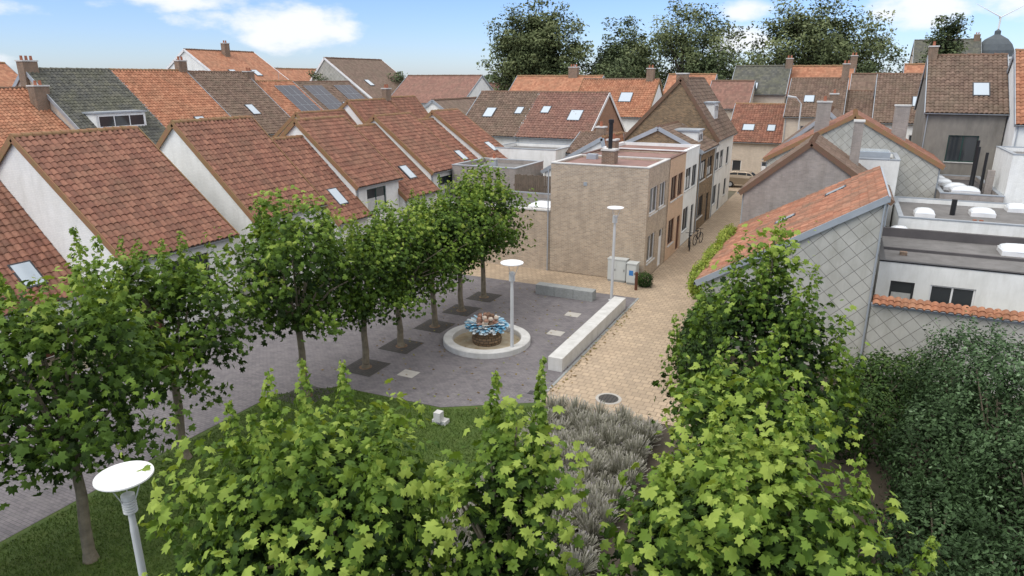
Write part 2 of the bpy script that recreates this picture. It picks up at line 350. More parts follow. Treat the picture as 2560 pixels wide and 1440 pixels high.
sheet('plaza_paving',[(-26,-5),(-17.6,-5),(-17.7,13),(-17.6,16.6),(-15.9,18.2),(-11.6,18.4),(-8.72,20.2),(-8.72,33.5),(-26,33.5)],-.016,plazaM)
sheet('lawn',[(-17.6,-5),(-8.2,-5),(-8.2,20),(-8.72,20.17),(-11.6,18.37),(-15.9,18.17),(-17.57,16.57),(-17.67,13)],-.012,lawnM)
sheet('planting_bed',[(-8.2,-5),(14,-5),(14,27.9),(-3.2,27.9),(-3.2,20.6),(-4.2,20.6),(-8.0,19.9),(-8.2,19.9)],-.03,soilM)
b=B()
K=[(-8.72,20.2),(-8.72,33.5)]
for p,q in zip(K[:-1],K[1:]):
    p=Vector((*p,0));q=Vector((*q,0));d=(q-p);L=d.length;d.normalize();b.obox(p,d,Z,d.cross(Z),0,L,-.03,.0,-.05,.05,granite)
b.obj('paving_kerb')
def blades(name,x0,x1,y0,y1,n,h,w,mat,lean=.3,keep=None,z=0):
    x=rng.uniform(x0,x1,n);y=rng.uniform(y0,y1,n)
    if keep is not None: k=keep(x,y);x=x[k];y=y[k];n=len(x)
    a=rng.uniform(0,2*np.pi,n);hh=h*rng.uniform(.5,1.2,n);la=rng.uniform(0,2*np.pi,n);lx=np.cos(la)*lean*hh;ly=np.sin(la)*lean*hh
    p0=np.stack([x-np.cos(a)*w,y-np.sin(a)*w,np.full(n,z)],1);p1=np.stack([x+np.cos(a)*w,y+np.sin(a)*w,np.full(n,z)],1);p2=np.stack([x+lx,y+ly,z+hh],1)
    V=np.stack([p0,p1,p2],1).reshape(-1,3);F=np.arange(3*n).reshape(-1,3);r=rng.uniform(0,1,n)
    lv=np.stack([r*.5,r*.5,.5+r*.5],1).ravel()
    return link(bpy.data.objects.new(name,np_mesh(name,V,F,mat,lv=lv)))
grassM=leafM('grass_blade',[(0,(.045,.08,.016)),(.6,(.095,.15,.028)),(1,(.16,.20,.05))],0)
blades('lawn_grass',-17.5,-8.3,3,19.8,80000,.07,.013,grassM,.5,lambda x,y:(y<18.2+np.clip(x+11.6,0,3)*.55)&(y<16.6+(x+17.6)*.94),z=-.01)
# ---------------------------------------------------------------- foliage
def lobe_leaf(detail):
    if detail: 
        A=[(-90,.12),(-66,.48),(-44,.62),(-28,.56),(-10,.70),(4,.92),(17,.74),(30,.60),(43,.76),(56,1.0),(66,.80),(75,.68),(90,1.1)]
    else: A=[(-90,.12),(-45,.6),(-20,.55),(2,.88),(27,.58),(54,1.0),(73,.66),(90,1.1)]
    pts=[(math.cos(math.radians(a))*r*.5,math.sin(math.radians(a))*r*.5) for a,r in A]
    pts+= [(-x,y) for x,y in pts[-2:0:-1]]
    v=[(0,0,.03)]+[(x,y,-.10*abs(x)-.22*(x*x+y*y)) for x,y in pts];n=len(pts)
    f=[(0,1+i,1+(i+1)%n) for i in range(n)]
    return np.array(v),np.array(f)
LEAF_D=lobe_leaf(True);LEAF_S=lobe_leaf(False)
LEAF_Q=(np.array([(0,-.5,0),(.3,0,-.05),(0,.5,0),(-.3,0,-.05)],float),np.array([(0,1,2),(0,2,3)]))
def norm(a): return a/np.maximum(np.linalg.norm(a,axis=1,keepdims=True),1e-6)
def leaf_mesh(name,P,N,S,lv,tmpl,mat):
    n=len(P);N=norm(N);R=rng.normal(size=(n,3));T=norm(R-(R*N).sum(1,keepdims=True)*N)
    D=np.tile(np.array([[0,0,-1.]]),(n,1));D=D-(D*N).sum(1,keepdims=True)*N
    T=norm(D*1.0+T*.9);Bt=np.cross(T,N)
    tv,tf=tmpl
    curl=rng.uniform(.3,2.6,n);wid=rng.uniform(.75,1.05,n)
    V=P[:,None,:]+S[:,None,None]*(tv[None,:,0:1]*wid[:,None,None]*Bt[:,None,:]+tv[None,:,1:2]*T[:,None,:]+(tv[None,:,2]*curl[:,None])[:,:,None]*N[:,None,:])
    F=(tf[None]+(np.arange(n)*len(tv))[:,None,None]).reshape(-1,3)
    return np_mesh(name,V.reshape(-1,3),F,mat,lv=np.repeat(lv,len(tv)))
# lavender: loose overlapping mounds of arching stalks, grey-green with faded spikes
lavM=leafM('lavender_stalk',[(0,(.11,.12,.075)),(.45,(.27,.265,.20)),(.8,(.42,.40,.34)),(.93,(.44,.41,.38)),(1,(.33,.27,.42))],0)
nm=[];yy=5.0
while yy<20.1:
    xx=-7.8+random.uniform(0,.3)
    while xx<-4.2:
        if yy<19.7+(xx+8)*.15: nm.append((xx+random.uniform(-.2,.2),yy+random.uniform(-.2,.2),random.uniform(.7,1.25)))
        xx+=.36
    yy+=.36
nm=np.array(nm);per=150;n=len(nm)*per;ii=np.repeat(np.arange(len(nm)),per);a=rng.uniform(0,6.283,n);tl=rng.uniform(.05,1.15,n)**.7
hh=.55*nm[ii,2]*rng.uniform(.6,1.25,n);bx=nm[ii,0]+np.cos(a)*.08;by=nm[ii,1]+np.sin(a)*.08;tx=nm[ii,0]+np.cos(a)*tl*.42*nm[ii,2];ty=nm[ii,1]+np.sin(a)*tl*.42*nm[ii,2];tz=hh*(1.05-.4*tl**2)
px,py=-np.sin(a)*.0065,np.cos(a)*.0065;mx_,my_=bx*.55+tx*.45,by*.55+ty*.45;mz=tz*.62
V=np.stack([np.stack([bx-px,by-py,bx*0-.02],1),np.stack([bx+px,by+py,bx*0-.02],1),np.stack([mx_+px,my_+py,mz],1),np.stack([mx_-px,my_-py,mz],1),np.stack([tx+px*1.6,ty+py*1.6,tz],1),np.stack([tx-px*1.6,ty-py*1.6,tz],1)],1).reshape(-1,3)
F=(np.array([[0,1,2,3],[3,2,4,5]])[None]+(np.arange(n)*6)[:,None,None]).reshape(-1,4);r=rng.uniform(0,1,n)
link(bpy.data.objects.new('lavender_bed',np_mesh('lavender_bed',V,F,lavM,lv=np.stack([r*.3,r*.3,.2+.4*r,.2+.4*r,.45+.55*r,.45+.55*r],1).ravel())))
def crown(center,rad,ncl,per,size,spread,shape='ell',inner=.55,shoots=(),top=.12,floor=None,dark=.45):
    c=np.array(center,float);rad=np.array(rad,float)
    d=norm(rng.normal(size=(ncl,3)));rr=inner+(1-inner)*rng.uniform(0,1,ncl)**.6
    ph=rng.uniform(0,6.28,3)
    bump=1+.14*np.sin(3*np.arctan2(d[:,1],d[:,0])+ph[0])+.12*np.sin(5*d[:,2]+ph[1])+rng.normal(0,.07,ncl)
    C=d*rr[:,None]*bump[:,None]
    if shape=='cone':
        k=1-.6*np.clip((C[:,2]+.25),0,1.2);C[:,0]*=k;C[:,1]*=k
    C=C*rad+c
    cl=rng.uniform(-.2,.2,ncl)
    per_=rng.poisson(per,ncl)
    idx=np.repeat(np.arange(ncl),per_);n=len(idx)
    sp=spread*(.6+.8*rng.uniform(size=ncl))
    g=np.clip(rng.normal(size=(n,3)),-1.5,1.5)
    P=C[idx]+g*sp[idx][:,None]*np.array([1,1,.75])
    out=norm(P-c)
    N=out*.55+np.array([0,0,.6])+rng.normal(size=(n,3))*.6
    S=size*rng.uniform(.45,1.15,n)
    q=((P-c)/rad);rel=np.linalg.norm(q,axis=1)
    lv=.44+cl[idx]+dark*(rel-.95)+.10*g[:,2]+top*q[:,2]+rng.normal(0,.15,n)  # leaves deeper in the crown turn darker: inner shade put into leaf colour
    for (sx,sy,z0,z1,r) in shoots:
        m=int(80*(z1-z0)/1.0);t=rng.uniform(0,1,m)**.8;zz=z0+(z1-z0)*t;a=rng.uniform(0,6.28,m)
        rr2=r*(1.05-t*.85)*rng.uniform(.4,1.1,m)
        lean=rng.uniform(-.2,.2,2)
        p=np.stack([sx+lean[0]*t+np.cos(a)*rr2,sy+lean[1]*t+np.sin(a)*rr2,zz],1)
        nn=np.stack([np.cos(a)*.7,np.sin(a)*.7,np.full(m,.6)],1)+rng.normal(size=(m,3))*.5
        P=np.concatenate([P,p]);N=np.concatenate([N,nn]);S=np.concatenate([S,size*(1.0-.6*t)*rng.uniform(.6,1.1,m)]);lv=np.concatenate([lv,.48+.35*t+rng.normal(0,.15,m)])
    if floor is not None:
        k=P[:,2]>floor;P=P[k];N=N[k];S=S[k];lv=lv[k]
    return P,N,S,np.clip(lv,0,1),C
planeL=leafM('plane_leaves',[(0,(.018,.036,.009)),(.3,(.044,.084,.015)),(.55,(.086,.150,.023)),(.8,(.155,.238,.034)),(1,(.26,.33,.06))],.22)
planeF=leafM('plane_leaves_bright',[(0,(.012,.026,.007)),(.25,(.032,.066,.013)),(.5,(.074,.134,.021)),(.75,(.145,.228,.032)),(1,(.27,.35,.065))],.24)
def trunk_obj(e,base,top,r0,r1,targets,limb=.05,bk=None):
    b=B();bk=bk or bark;base=Vector(base);top=Vector(top);pts=[base+(top-base)*t+Vector((random.uniform(-.04,.04),random.uniform(-.04,.04),0))*(t>0) for t in (0,.08,.3,.6,1)]
    rr=[r0*1.35,r0,r0*.93,r0*.85,r1]
    for i in range(4): b.tube(pts[i],pts[i+1],rr[i],rr[i+1],bk,10)
    for t in targets:
        t=Vector(t);s=top+(base-top)*random.uniform(0,.12);mid=s.lerp(t,.5)+Vector((0,0,.12*(t-s).length))
        b.tube(s,mid,limb,limb*.65,bk,6);b.tube(mid,t,limb*.65,limb*.25,bk,5)
    return b.obj('trunk',e)
variants=[]
for k in range(3):
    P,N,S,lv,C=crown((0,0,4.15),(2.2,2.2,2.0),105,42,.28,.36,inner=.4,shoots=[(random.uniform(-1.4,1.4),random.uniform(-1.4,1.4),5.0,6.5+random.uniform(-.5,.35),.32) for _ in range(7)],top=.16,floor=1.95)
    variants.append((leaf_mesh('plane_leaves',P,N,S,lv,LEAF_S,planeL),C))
def plane_tree(x,y,k,s=1.0,rz=0,h=1.0):
    e=empty('plane_tree',(x,y,0));me,C=variants[k]
    o=bpy.data.objects.new('crown',me);o.scale=(s,s,s*h);o.rotation_euler=(0,0,rz);link(o,e)
    R=Matrix.Rotation(rz,3,'Z');idx=np.random.default_rng(int(abs(x*7)+y)).choice(len(C),18,replace=False)
    trunk_obj(e,(0,0,-.03),(random.uniform(-.1,.1),random.uniform(-.1,.1),2.6*s),.14,.10,[(R@Vector(C[i]))*s for i in idx])
    return e
for i,y in enumerate((20.1,22.6,25.3,27.8,30.2)): plane_tree(-16.1,y,i%3,(.90,.92,.95,.97,1.02)[i],i*1.3)
plane_tree(-16.5,17.1,1,1.10,2.0);plane_tree(-16.8,12.2,2,1.05,4.0);plane_tree(-15.0,8.0,0,1.14,3.0);plane_tree(-16.9,4.7,1,.95,1.0)
def fg_tree(x,y,rad,ncl,per,size,shoots,seedshape='ell',inner=.4,cz=4.2,spread=.4):
    e=empty('plane_tree',(x,y,0))
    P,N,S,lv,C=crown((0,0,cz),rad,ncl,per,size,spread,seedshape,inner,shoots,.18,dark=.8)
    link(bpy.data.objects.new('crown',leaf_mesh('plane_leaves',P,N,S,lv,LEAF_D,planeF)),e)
    idx=rng.choice(len(C),26,replace=False);trunk_obj(e,(0,0,-.03),(0,0,cz-1.2),.17,.11,[C[i] for i in idx],.05)
    return e
fg_tree(-7.05,7.45,(2.1,1.95,1.85),170,46,.27,[(.65,-.9,5.2,7.35,.26),(-.5,-.5,5.0,6.8,.3),(1.2,.3,4.8,6.2,.28),(-1.3,-.4,4.7,6.1,.28),(.1,.6,5.2,6.6,.28),(.25,-1.2,5.0,6.6,.25),(1.5,-.6,4.8,6.2,.25)],cz=3.9)
fg_tree(-4.1,8.3,(.85,.85,2.3),70,42,.26,[(-.3,.1,5.4,6.85,.24),(.42,.2,5.3,7.1,.18),(.1,-.2,5.4,6.4,.22)],cz=3.8,spread=.32)
fg_tree(-.35,9.3,(2.35,2.1,1.9),215,46,.27,[(-.9,.4,4.6,6.2,.28),(.2,.9,4.8,6.5,.3),(1.2,.5,4.4,5.9,.28),(-.4,-.6,4.8,6.0,.28),(-1.6,.2,4.2,5.5,.25),(1.9,-.1,4.2,5.3,.25)],cz=3.5)
fg_tree(-1.2,13.6,(1.55,1.5,2.0),105,40,.27,[(.3,.2,4.9,6.3,.32),(-.7,.3,4.5,5.8,.3)],cz=3.2)
fg_tree(-1.35,18.6,(2.7,2.2,3.0),150,42,.27,[(.2,.2,5.5,7.6,.42),(-.8,.3,4.9,6.7,.36),(1.0,.1,4.7,6.4,.34),(-1.8,.1,3.8,5.6,.34),(1.8,.2,3.4,5.2,.34),(-.2,-.6,4.8,6.8,.34),(-2.3,-.2,3,4.6,.3),(2.3,0,2.8,4.2,.3),(.6,-.8,4.4,6.2,.3),(-1.2,-.7,4.0,5.9,.3)],'cone',cz=3.5,spread=.46)
def shrub(name,boxes,n,size,mat):
    e=empty(name);Ps=[];Ns=[]
    for (cx,cy,cz,rx,ry,rz) in boxes:
        m=n//len(boxes);d=norm(rng.normal(size=(m,3)));r=rng.uniform(.55,1,m)**.4
        bump=1+.1*np.sin(7*d[:,0]*2+cx)+.1*np.sin(6*d[:,1]*2+cy)+.07*np.sin(23*d[:,0]+17*d[:,2])+rng.normal(0,.07,m)
        p=d*r[:,None]*bump[:,None]*np.array([rx,ry,rz])+np.array([cx,cy,cz]);Ps.append(p);Ns.append(d*.8+rng.normal(size=(m,3))*.5+np.array([0,0,.3]))
    P=np.concatenate(Ps);N=np.concatenate(Ns);k=P[:,2]>0;P=P[k];N=N[k]
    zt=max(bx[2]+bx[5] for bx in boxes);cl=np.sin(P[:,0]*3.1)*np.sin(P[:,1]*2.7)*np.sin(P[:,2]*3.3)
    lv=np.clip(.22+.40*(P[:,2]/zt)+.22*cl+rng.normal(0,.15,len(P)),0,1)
    link(bpy.data.objects.new('foliage',leaf_mesh('foliage',P,N,size*rng.uniform(.6,1.2,len(P)),lv,LEAF_Q,mat)),e)
    b=B()
    for (cx,cy,cz,rx,ry,rz) in boxes:
        for _ in range(5): b.tube((cx+random.uniform(-.15,.15),cy+random.uniform(-.15,.15),-.03),(cx+random.uniform(-.6,.6)*rx,cy+random.uniform(-.6,.6)*ry,cz+rz*.5),.04,.015,bark,6)
    b.obj('stems',e);return e
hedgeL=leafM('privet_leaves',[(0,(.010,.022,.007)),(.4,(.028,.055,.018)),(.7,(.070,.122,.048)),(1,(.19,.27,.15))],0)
darkL=leafM('laurel_leaves',[(0,(.012,.026,.008)),(.5,(.034,.070,.015)),(1,(.09,.14,.03))],0)
limeL=leafM('climber_leaves',[(0,(.08,.14,.02)),(.5,(.2,.27,.04)),(1,(.40,.42,.10))],.2)
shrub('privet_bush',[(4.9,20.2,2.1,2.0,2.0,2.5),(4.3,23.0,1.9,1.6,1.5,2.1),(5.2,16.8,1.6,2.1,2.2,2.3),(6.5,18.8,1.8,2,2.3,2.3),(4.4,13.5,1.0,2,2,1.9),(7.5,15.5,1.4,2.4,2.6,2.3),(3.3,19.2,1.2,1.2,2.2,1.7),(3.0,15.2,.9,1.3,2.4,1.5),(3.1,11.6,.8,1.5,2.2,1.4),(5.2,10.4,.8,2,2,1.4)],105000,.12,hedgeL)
shrub('dark_shrub',[(2.2,24.6,.7,1.5,1.3,1.3),(3.5,26.3,.6,2.2,.8,1.1),(1.6,21.8,.7,1.2,1.6,1.2)],16000,.14,darkL)
shrub('laurel_hedge',[(-4.0,24.2,1.2,.75,.9,1.5),(-4.0,25.8,1.3,.75,.9,1.5),(-4.1,27.2,1.2,.7,.8,1.5)],16000,.14,darkL)
shrub('climbing_plant',[(-5.0,30.0,2.4,.5,1.3,.8),(-5.05,33.5,2.5,.5,1.7,.7),(-5.0,37,2.8,.45,1.6,.65)],11000,.13,limeL)
shrub('small_shrub',[(-9.0,35.7,.35,.45,.4,.45)],2200,.09,darkL)
bgL=leafM('poplar_leaves',[(0,(.05,.066,.028)),(.4,(.100,.124,.050)),(.7,(.145,.17,.072)),(1,(.20,.22,.105))],0)
bgL2=leafM('dark_tree_leaves',[(0,(.035,.052,.025)),(.5,(.07,.094,.040)),(1,(.12,.15,.065))],0)
def bg_tree(name,x,y,h,w,ncl,per,size,mat,spread=1.0,inner=.15,low=.12):
    e=empty(name,(x,y,0));cz=h*(1+low)/2;rz=h*(1-low)/2
    P,N,S,lv,C=crown((0,0,cz),(w/2*.88,w/2*.88,rz*.92),ncl,per,size,spread,'ell',inner,(),.14,dark=.45)
    link(bpy.data.objects.new('crown',leaf_mesh('leaves',P,N,S,lv,LEAF_Q,mat)),e)
    idx=rng.choice(len(C),50,replace=False);trunk_obj(e,(0,0,0),(0,0,h*.42),.4,.25,[C[i] for i in idx],.11);return e
bg_tree('tall_tree',-56,127,25.4,20.5,340,120,.72,bgL,1.0)
bg_tree('tall_tree',-40.5,134,20.5,14,190,120,.72,bgL2,1.0)
bg_tree('tall_tree',-27,126,24.6,20,200,95,.62,bgL,.95,inner=.35)
bg_tree('tall_tree',-6,128,25.2,21.5,280,105,.66,bgL,1.0,inner=.25)
bg_tree('poplar_tree',10.6,112,21.8,4.6,110,100,.5,bgL2,.6)
bg_tree('broadleaf_tree',-21,118,16,9.5,120,110,.58,bgL2,.8)
bg_tree('broadleaf_tree',-13.5,122,15.2,9.5,110,100,.58,bgL,.8)
bg_tree('broadleaf_tree',3.5,122,15.2,14,150,100,.58,bgL2,.9);bg_tree('broadleaf_tree',-36,118,14,10,110,100,.58,bgL2,.8);bg_tree('broadleaf_tree',-47,121,13.5,11,110,100,.58,bgL2,.8)
bg_tree('broadleaf_tree',-66,96,12.6,5,70,80,.45,bgL2,.6);bg_tree('broadleaf_tree',-67,120,11.5,10,80,80,.5,bgL2,.8);bg_tree('broadleaf_tree',-71,82,12.5,4,50,70,.45,bgL2,.5)
n=26000;a=rng.uniform(-1.35,.6,n);rad=rng.uniform(330,420,n);hh=7+3.5*np.sin(a*37)+2.5*np.sin(a*91+1);P=np.stack([np.sin(a)*rad,np.cos(a)*rad,rng.uniform(0,1,n)**.7*np.clip(hh,2,14)],1)
link(bpy.data.objects.new('distant_tree_line',leaf_mesh('distant_leaves',P,rng.normal(size=(n,3))+np.array([0,-.5,.7]),rng.uniform(1.6,3,n),np.clip(rng.normal(.45,.2,n),0,1),LEAF_Q,bgL2)))
deadL=leafM('dead_leaf',[(0,(.10,.06,.025)),(.6,(.22,.15,.05)),(1,(.20,.22,.06))],0)
n=420;x=np.concatenate([rng.uniform(-17.5,-8.9,n-140),rng.normal(-8.55,.18,140)]);y=np.concatenate([rng.uniform(18.8,33,n-140),rng.uniform(21,33,140)])
link(bpy.data.objects.new('fallen_leaves',leaf_mesh('fallen_leaves',np.stack([x,y,np.full(n,.01)],1),rng.normal(size=(n,3))*.15+np.array([0,0,1.]),rng.uniform(.08,.16,n),rng.uniform(0,1,n),LEAF_S,deadL)))
# ---------------------------------------------------------------- left white terrace
house('white_terrace_house',-40,-28.4,10.5,17.15,2.5,7.8,'y',-34.2,white,R_red,{'R':[(1,.9,1.6,1.3,'d'),(4.4,0,.9,2.1,'door')]},vel=[(1,4.6,.9,.8,1.2)],verge=zinc,pitch=.28)
house('white_terrace_house',-37.2,-25.6,17.2,22.8,4.05,8.6,'y',-31.3,white,R_red,{'R':[(1.6,1.9,2.5,1.5,'d'),(.5,0,.9,2.1,'door')]},pitch=.28,verge=ridgeM,chims=())
house('white_terrace_house',-36.2,-26.5,25,30.15,4.3,8.75,'y',-31.3,white,R_red,{'R':[(1.4,2.3,2.3,1.3,'d'),(.4,0,.9,2.1,'door')]},pitch=.28,verge=ridgeM)
house('white_terrace_house',-35,-25.5,30.2,32.95,3.25,7.5,'y',-30.1,white,R_red,{'R':[(.6,.9,1.4,1.2,'d')]},vel=[(1,1.0,1.2,.75,1.2)],pitch=.28,verge=ridgeM)
house('white_terrace_house',-35,-26.3,33,37.5,4.85,8.45,'y',-30.5,white,R_red,{'R':[(1.1,2.9,2.0,1.5,'g'),(.4,0,.9,2.1,'door')]},pitch=.28,verge=ridgeM)
house('white_terrace_house',-36,-25.9,37.55,41.4,3.5,7.7,'y',-30.9,white,R_red,{},vel=[(1,2.0,1.5,.8,1.2)],pitch=.28,verge=ridgeM)
house('white_terrace_house',-36,-26.3,41.5,46,4.7,8.3,'y',-30.9,white,R_red,{'R':[(1.1,2.6,2.0,1.5,'g')]},pitch=.28,verge=ridgeM)
house('white_terrace_house',-36,-26.0,46.05,49.5,4.0,7.7,'y',-31,white,R_red,{},vel=[(1,1.3,1.5,.75,1.1)],pitch=.28,verge=ridgeM)
house('white_terrace_house',-36,-25.6,49.55,53.5,4.6,8.3,'y',-31,white,R_red,{},vel=[(1,1.8,1.2,.75,1.1)],pitch=.28,verge=ridgeM)
house('white_terrace_house',-45,-36.5,50,56,5.4,9.0,'y',-40,white,R_red,{},pitch=.28,verge=ridgeM,chims=[(-40,55.8,.5,.8,8.5,10,None,2)])
house('white_terrace_house',-45,-37,44,49.9,4.8,8.2,'y',-40.5,white,R_red,{},pitch=.28,verge=ridgeM)
house('white_terrace_house',-46,-37.5,57,62,5.2,9.1,'y',-41,white,R_red,{},pitch=.28,verge=ridgeM)
# back left row
house('orange_roof_house',-64,-50,24,33,5.4,10.2,'y',-57,cream,R_org,{},rd=ridgeB,pitch=.3,chims=[(-55,32.7,.8,1.1,7,10.4,None,2)],ant=True)
house('grey_roof_house',-64,-50,33.1,40,6,11.6,'y',-57,cream,R_gry,{},pitch=.3,dorm=[(1,36.5,4.2,7.2,1.2,2)],chims=[(-57,33.4,.8,1.1,10,12.2,None,3)])
house('orange_roof_house',-64,-50,40.05,47.5,6,11.6,'y',-57,cream,R_org,{},pitch=.3,vel=[(1,3.6,1.5,.9,1.4)],chims=[(-57,47.2,.6,.9,10.5,12.5,None,2)])
house('brown_roof_house',-64,-50,47.55,54.7,6,11.5,'y',-57,cream,R_brn,{},pitch=.3,vel=[(1,3.0,2.8,.9,1.4)])
house('orange_roof_house',-63,-50,54.8,61,5.8,10.6,'y',-56.5,white2,R_org,{},pitch=.3,vel=[(1,1.2,1.4,.8,1.2)],sol=[(1,2.7,.8,3,4)],chims=[(-56.5,54.9,.7,.9,9.5,11.6,None,2)],ant=True)
house('brown_roof_house',-63,-50,61.1,71,5.8,10.5,'y',-56.5,white2,R_brn,{},pitch=.3,vel=[(1,4.4,3.2,.8,1.2)],sol=[(1,.9,.8,3,4),(1,6.1,.8,3,4)])
house('orange_roof_house',-86,-72,30,44,8,12.4,'y',-79,cream,R_org,{},det=False,chims=[(-78,36,.8,1.2,11,13.5,None,3)],ant=True)
house('large_gabled_house',-90,-72,68,80,9,14.6,'y',-81,white2,R_org,{},det=False,vel=[(1,3,4.5,1,1.4),(1,7,4.5,1,1.4)],verge=frameW,rd=ridgeB,chims=[(-80,74,.7,.9,13,15.6,None,2)])
house('orange_roof_house',-88,-72,80.1,95,8,12.3,'y',-79,white2,R_org,{},det=False)
house('slate_gabled_house',-76,-63,84,98,8.3,13.8,'y',-71,slate,R_brn,{'F':[(3.5,5.5,1,1.2,'w')]},det=False,vel=[(1,3,3,1,1.4)],verge=frameW)
house('white_red_roof_house',-63,-50,88,100,7.6,11.3,'x',94,white2,R_red2,{'R':[(1,4.6,.9,1.3,'d'),(3.5,4.6,.9,1.3,'d'),(6,4.6,.9,1.3,'d'),(8.5,4.6,.9,1.3,'d')]},det=False,vel=())
# ---------------------------------------------------------------- centre: walls & brick houses
def facade(n,y0,y1,st,door='door'):
    W=y1-y0;return [(.5,3.7,W*.36,1.5,st),(W*.55,3.7,W*.32,1.5,st),(.5,.9,W*.36,1.6,st),(W*.66,.05,.95,2.3,door)]
def ex1(b,z):
    chimney(b,-12.2,38.6,.75,.75,z,z+.75,chim,0);b.tube((-12.2,38.6,z+.8),(-12.2,38.6,z+2.5),.12,.12,black,10,True);b.lathe((-12.2,38.6,z+2.3),[(.16,0),(.16,.18),(.12,.18)],black,10)
    b.box(-14.2,-13.6,40.2,40.7,z,z+.3,zinc)
flat_house('beige_brick_house',-15,-9.3,36.5,41.3,6.35,beige,{'R':facade(0,36.5,41.3,'w','doorw'),'F':[]},redmem,concrete,.1,extra=ex1)
b=B();b.box(-13.0,-12.8,36.47,36.499,5.2,5.4,zinc);b.obj('wall_vent')
b=B();b.tube((-15.12,36.42,0),(-15.12,36.42,6.2),.04,.04,zinc,6);b.obj('drainpipe')
def ex2(b,z): chimney(b,-13.9,44.5,.6,.8,z,z+.8,chim,2)
flat_house('peach_brick_house',-15,-9.25,41.32,45.7,6.35,pink,{'R':facade(0,41.3,45.7,'b')},redmem,frameB,.1,beige,ex2)
flat_house('white_rendered_house',-15,-9.3,45.72,50.5,6.4,white2,{'R':facade(0,45.7,50.5,'d','doord')},redmem,frameW,.15)
house('brown_brick_house',-15.5,-9.3,50.55,56.9,6.0,7.5,'y',-12.4,brown,R_brn,{'R':facade(0,50.5,56.9,'d','doord')+[]},dorm=[(1,53.6,1.8,6.3,.9,2)])
house('brick_gable_house',-16.8,-9.3,57,66.4,6.5,10.9,'y',-12.4,white2,R_brn,{'R':facade(0,57,62,'d','doord')+[(6.2,3.7,1.2,1.5,'d'),(6.2,.9,1.2,1.5,'d')]},gm=brown,zeL=6.2,verge=ridgeB,dorm=[(1,60.5,1.8,7.6,1.4,2)],chims=[(-12.4,57.5,.9,.5,10.4,11.3,None,0)])
b=B();b.box(-23,-15.02,36.5,36.78,-.03,3.55,beige);b.box(-23.02,-15.03,36.46,36.82,3.551,3.63,concrete);b.obj('brick_garden_wall')
def exg(b,z): dome_light(b,-16.3,38.6,z+.01,1.6,1.4)
flat_house('garage',-20.5,-15.05,36.85,42.5,3.5,greyr,{},greymem,extra=exg)
b=B()
for i in range(26): b.box(-20.4+i*.16,-20.4+i*.16+.14,43.0,43.03,0,4.6+.03*(i%3),wood)
b.box(-20.5,-16.2,43.04,43.1,3.8,3.95,wood);b.box(-20.5,-16.2,43.04,43.1,1,1.15,wood);b.obj('wooden_fence')
def exs(b,z): chimney(b,-23,45,.4,.4,z,z+.7,zinc,1)
flat_house('grey_flat_roof_annex',-26,-20.8,44,49,4.85,greyr,{},greymem,extra=exs)
house('white_cottage',-20,-15.05,47.5,52,4.4,6.9,'y',-15.6,white2,R_org,{'F':[(1.2,2.4,.9,1,'d')]},chims=[(-15.9,48,.6,.6,6.0,7.6,None,1)])
flat_house('white_annex',-27,-21,52,57,5.4,white2,{'F':[(1,2.8,.8,.9,'d'),(3.6,2.8,.9,.9,'d')]},greymem)
house('brown_roof_annex',-21,-16.9,54.5,60,5.0,6.4,'x',58,white2,R_brn,{})
# white houses with brown roofs
house('white_brown_roof_house',-34,-27.6,58.5,69.5,5.9,9.6,'x',64,white2,R_brn,{'R':[(1.2,3.4,.7,1.1,'d'),(3.8,3.4,1.2,1.3,'g')]},vel=[(1,1.8,2.8,1,1.4),(1,5.0,3.4,.7,1)],pitch=.3)
house('white_brown_roof_house',-27.55,-20.6,58.5,69.5,5.9,9.6,'x',64,white2,R_red2,{'R':[(.7,3.4,.9,1.5,'d'),(2.8,4.0,.5,.9,'d'),(4.6,3.4,1.2,1.4,'d')]},gm=orangeb,vel=[(1,1.2,3.6,.8,1),(1,4.2,2.6,1.2,1.5)],pitch=.3,verge=frameW)
house('orange_roof_house',-41,-29,83,92,8.0,11.2,'x',87.5,white2,R_org,{},det=False,chims=[(-33,87.5,1.2,.8,10.5,12.3,None,3)])
house('orange_roof_house',-29,-20,76,85,7.0,10.8,'x',80.5,white2,R_org,{'B':[]},pitch=.3,vel=[(1,5.2,2.4,1.4,1.5)],rd=ridgeB,verge=ridgeM,chims=[(-21,80.5,.8,.8,10,12,None,2)])
house('orange_roof_house',-22,-16,90,98,8.0,11.4,'x',94,cream,R_org,{},det=False)
house('orange_roof_house',-16,-11,88,96,7.6,10.6,'x',92,cream,R_red2,{},det=False)
# ---------------------------------------------------------------- end of street row
house('cream_orange_roof_house',-11.9,-6.2,80,89,4.4,8.1,'x',85,cream,R_red,{'R':[(.8,1.0,1.0,1.3,'w'),(3.9,.05,1.0,2.2,'doorw')]},vel=[(1,1.4,1.9,1.2,1.0),(1,4.0,1.9,.8,1.0)],gm=cream,pitch=.3)
house('cream_brown_roof_house',-6.15,-.6,80,89,7.2,10.9,'x',85,cream,R_brn,{'R':[(1.6,4.2,.9,2.0,'w'),(3.7,4.2,1.2,1.6,'w'),(1,1,1.2,1.3,'w')]},vel=[(1,1.6,2.4,1.0,1.1)],pitch=.3,chims=[(-.9,85,.7,.9,10,12.4,None,2)])
house('grey_roof_house',-14,-7.4,93,101,9.2,12.4,'x',97,cream,R_gry,{'R':[(1,6.6,1,1.3,'w'),(4,6.6,1,1.3,'w')]},det=False,vel=[(1,2.2,1,1.0,1.1)],chims=[(-7.6,97,.8,.9,11.5,13.3,None,2)])
house('orange_roof_house',-7.3,-.2,95,103,9.0,12.4,'x',99,cream,R_org,{},det=False,chims=[(-.3,99,.8,.9,11.5,13.6,None,2)])
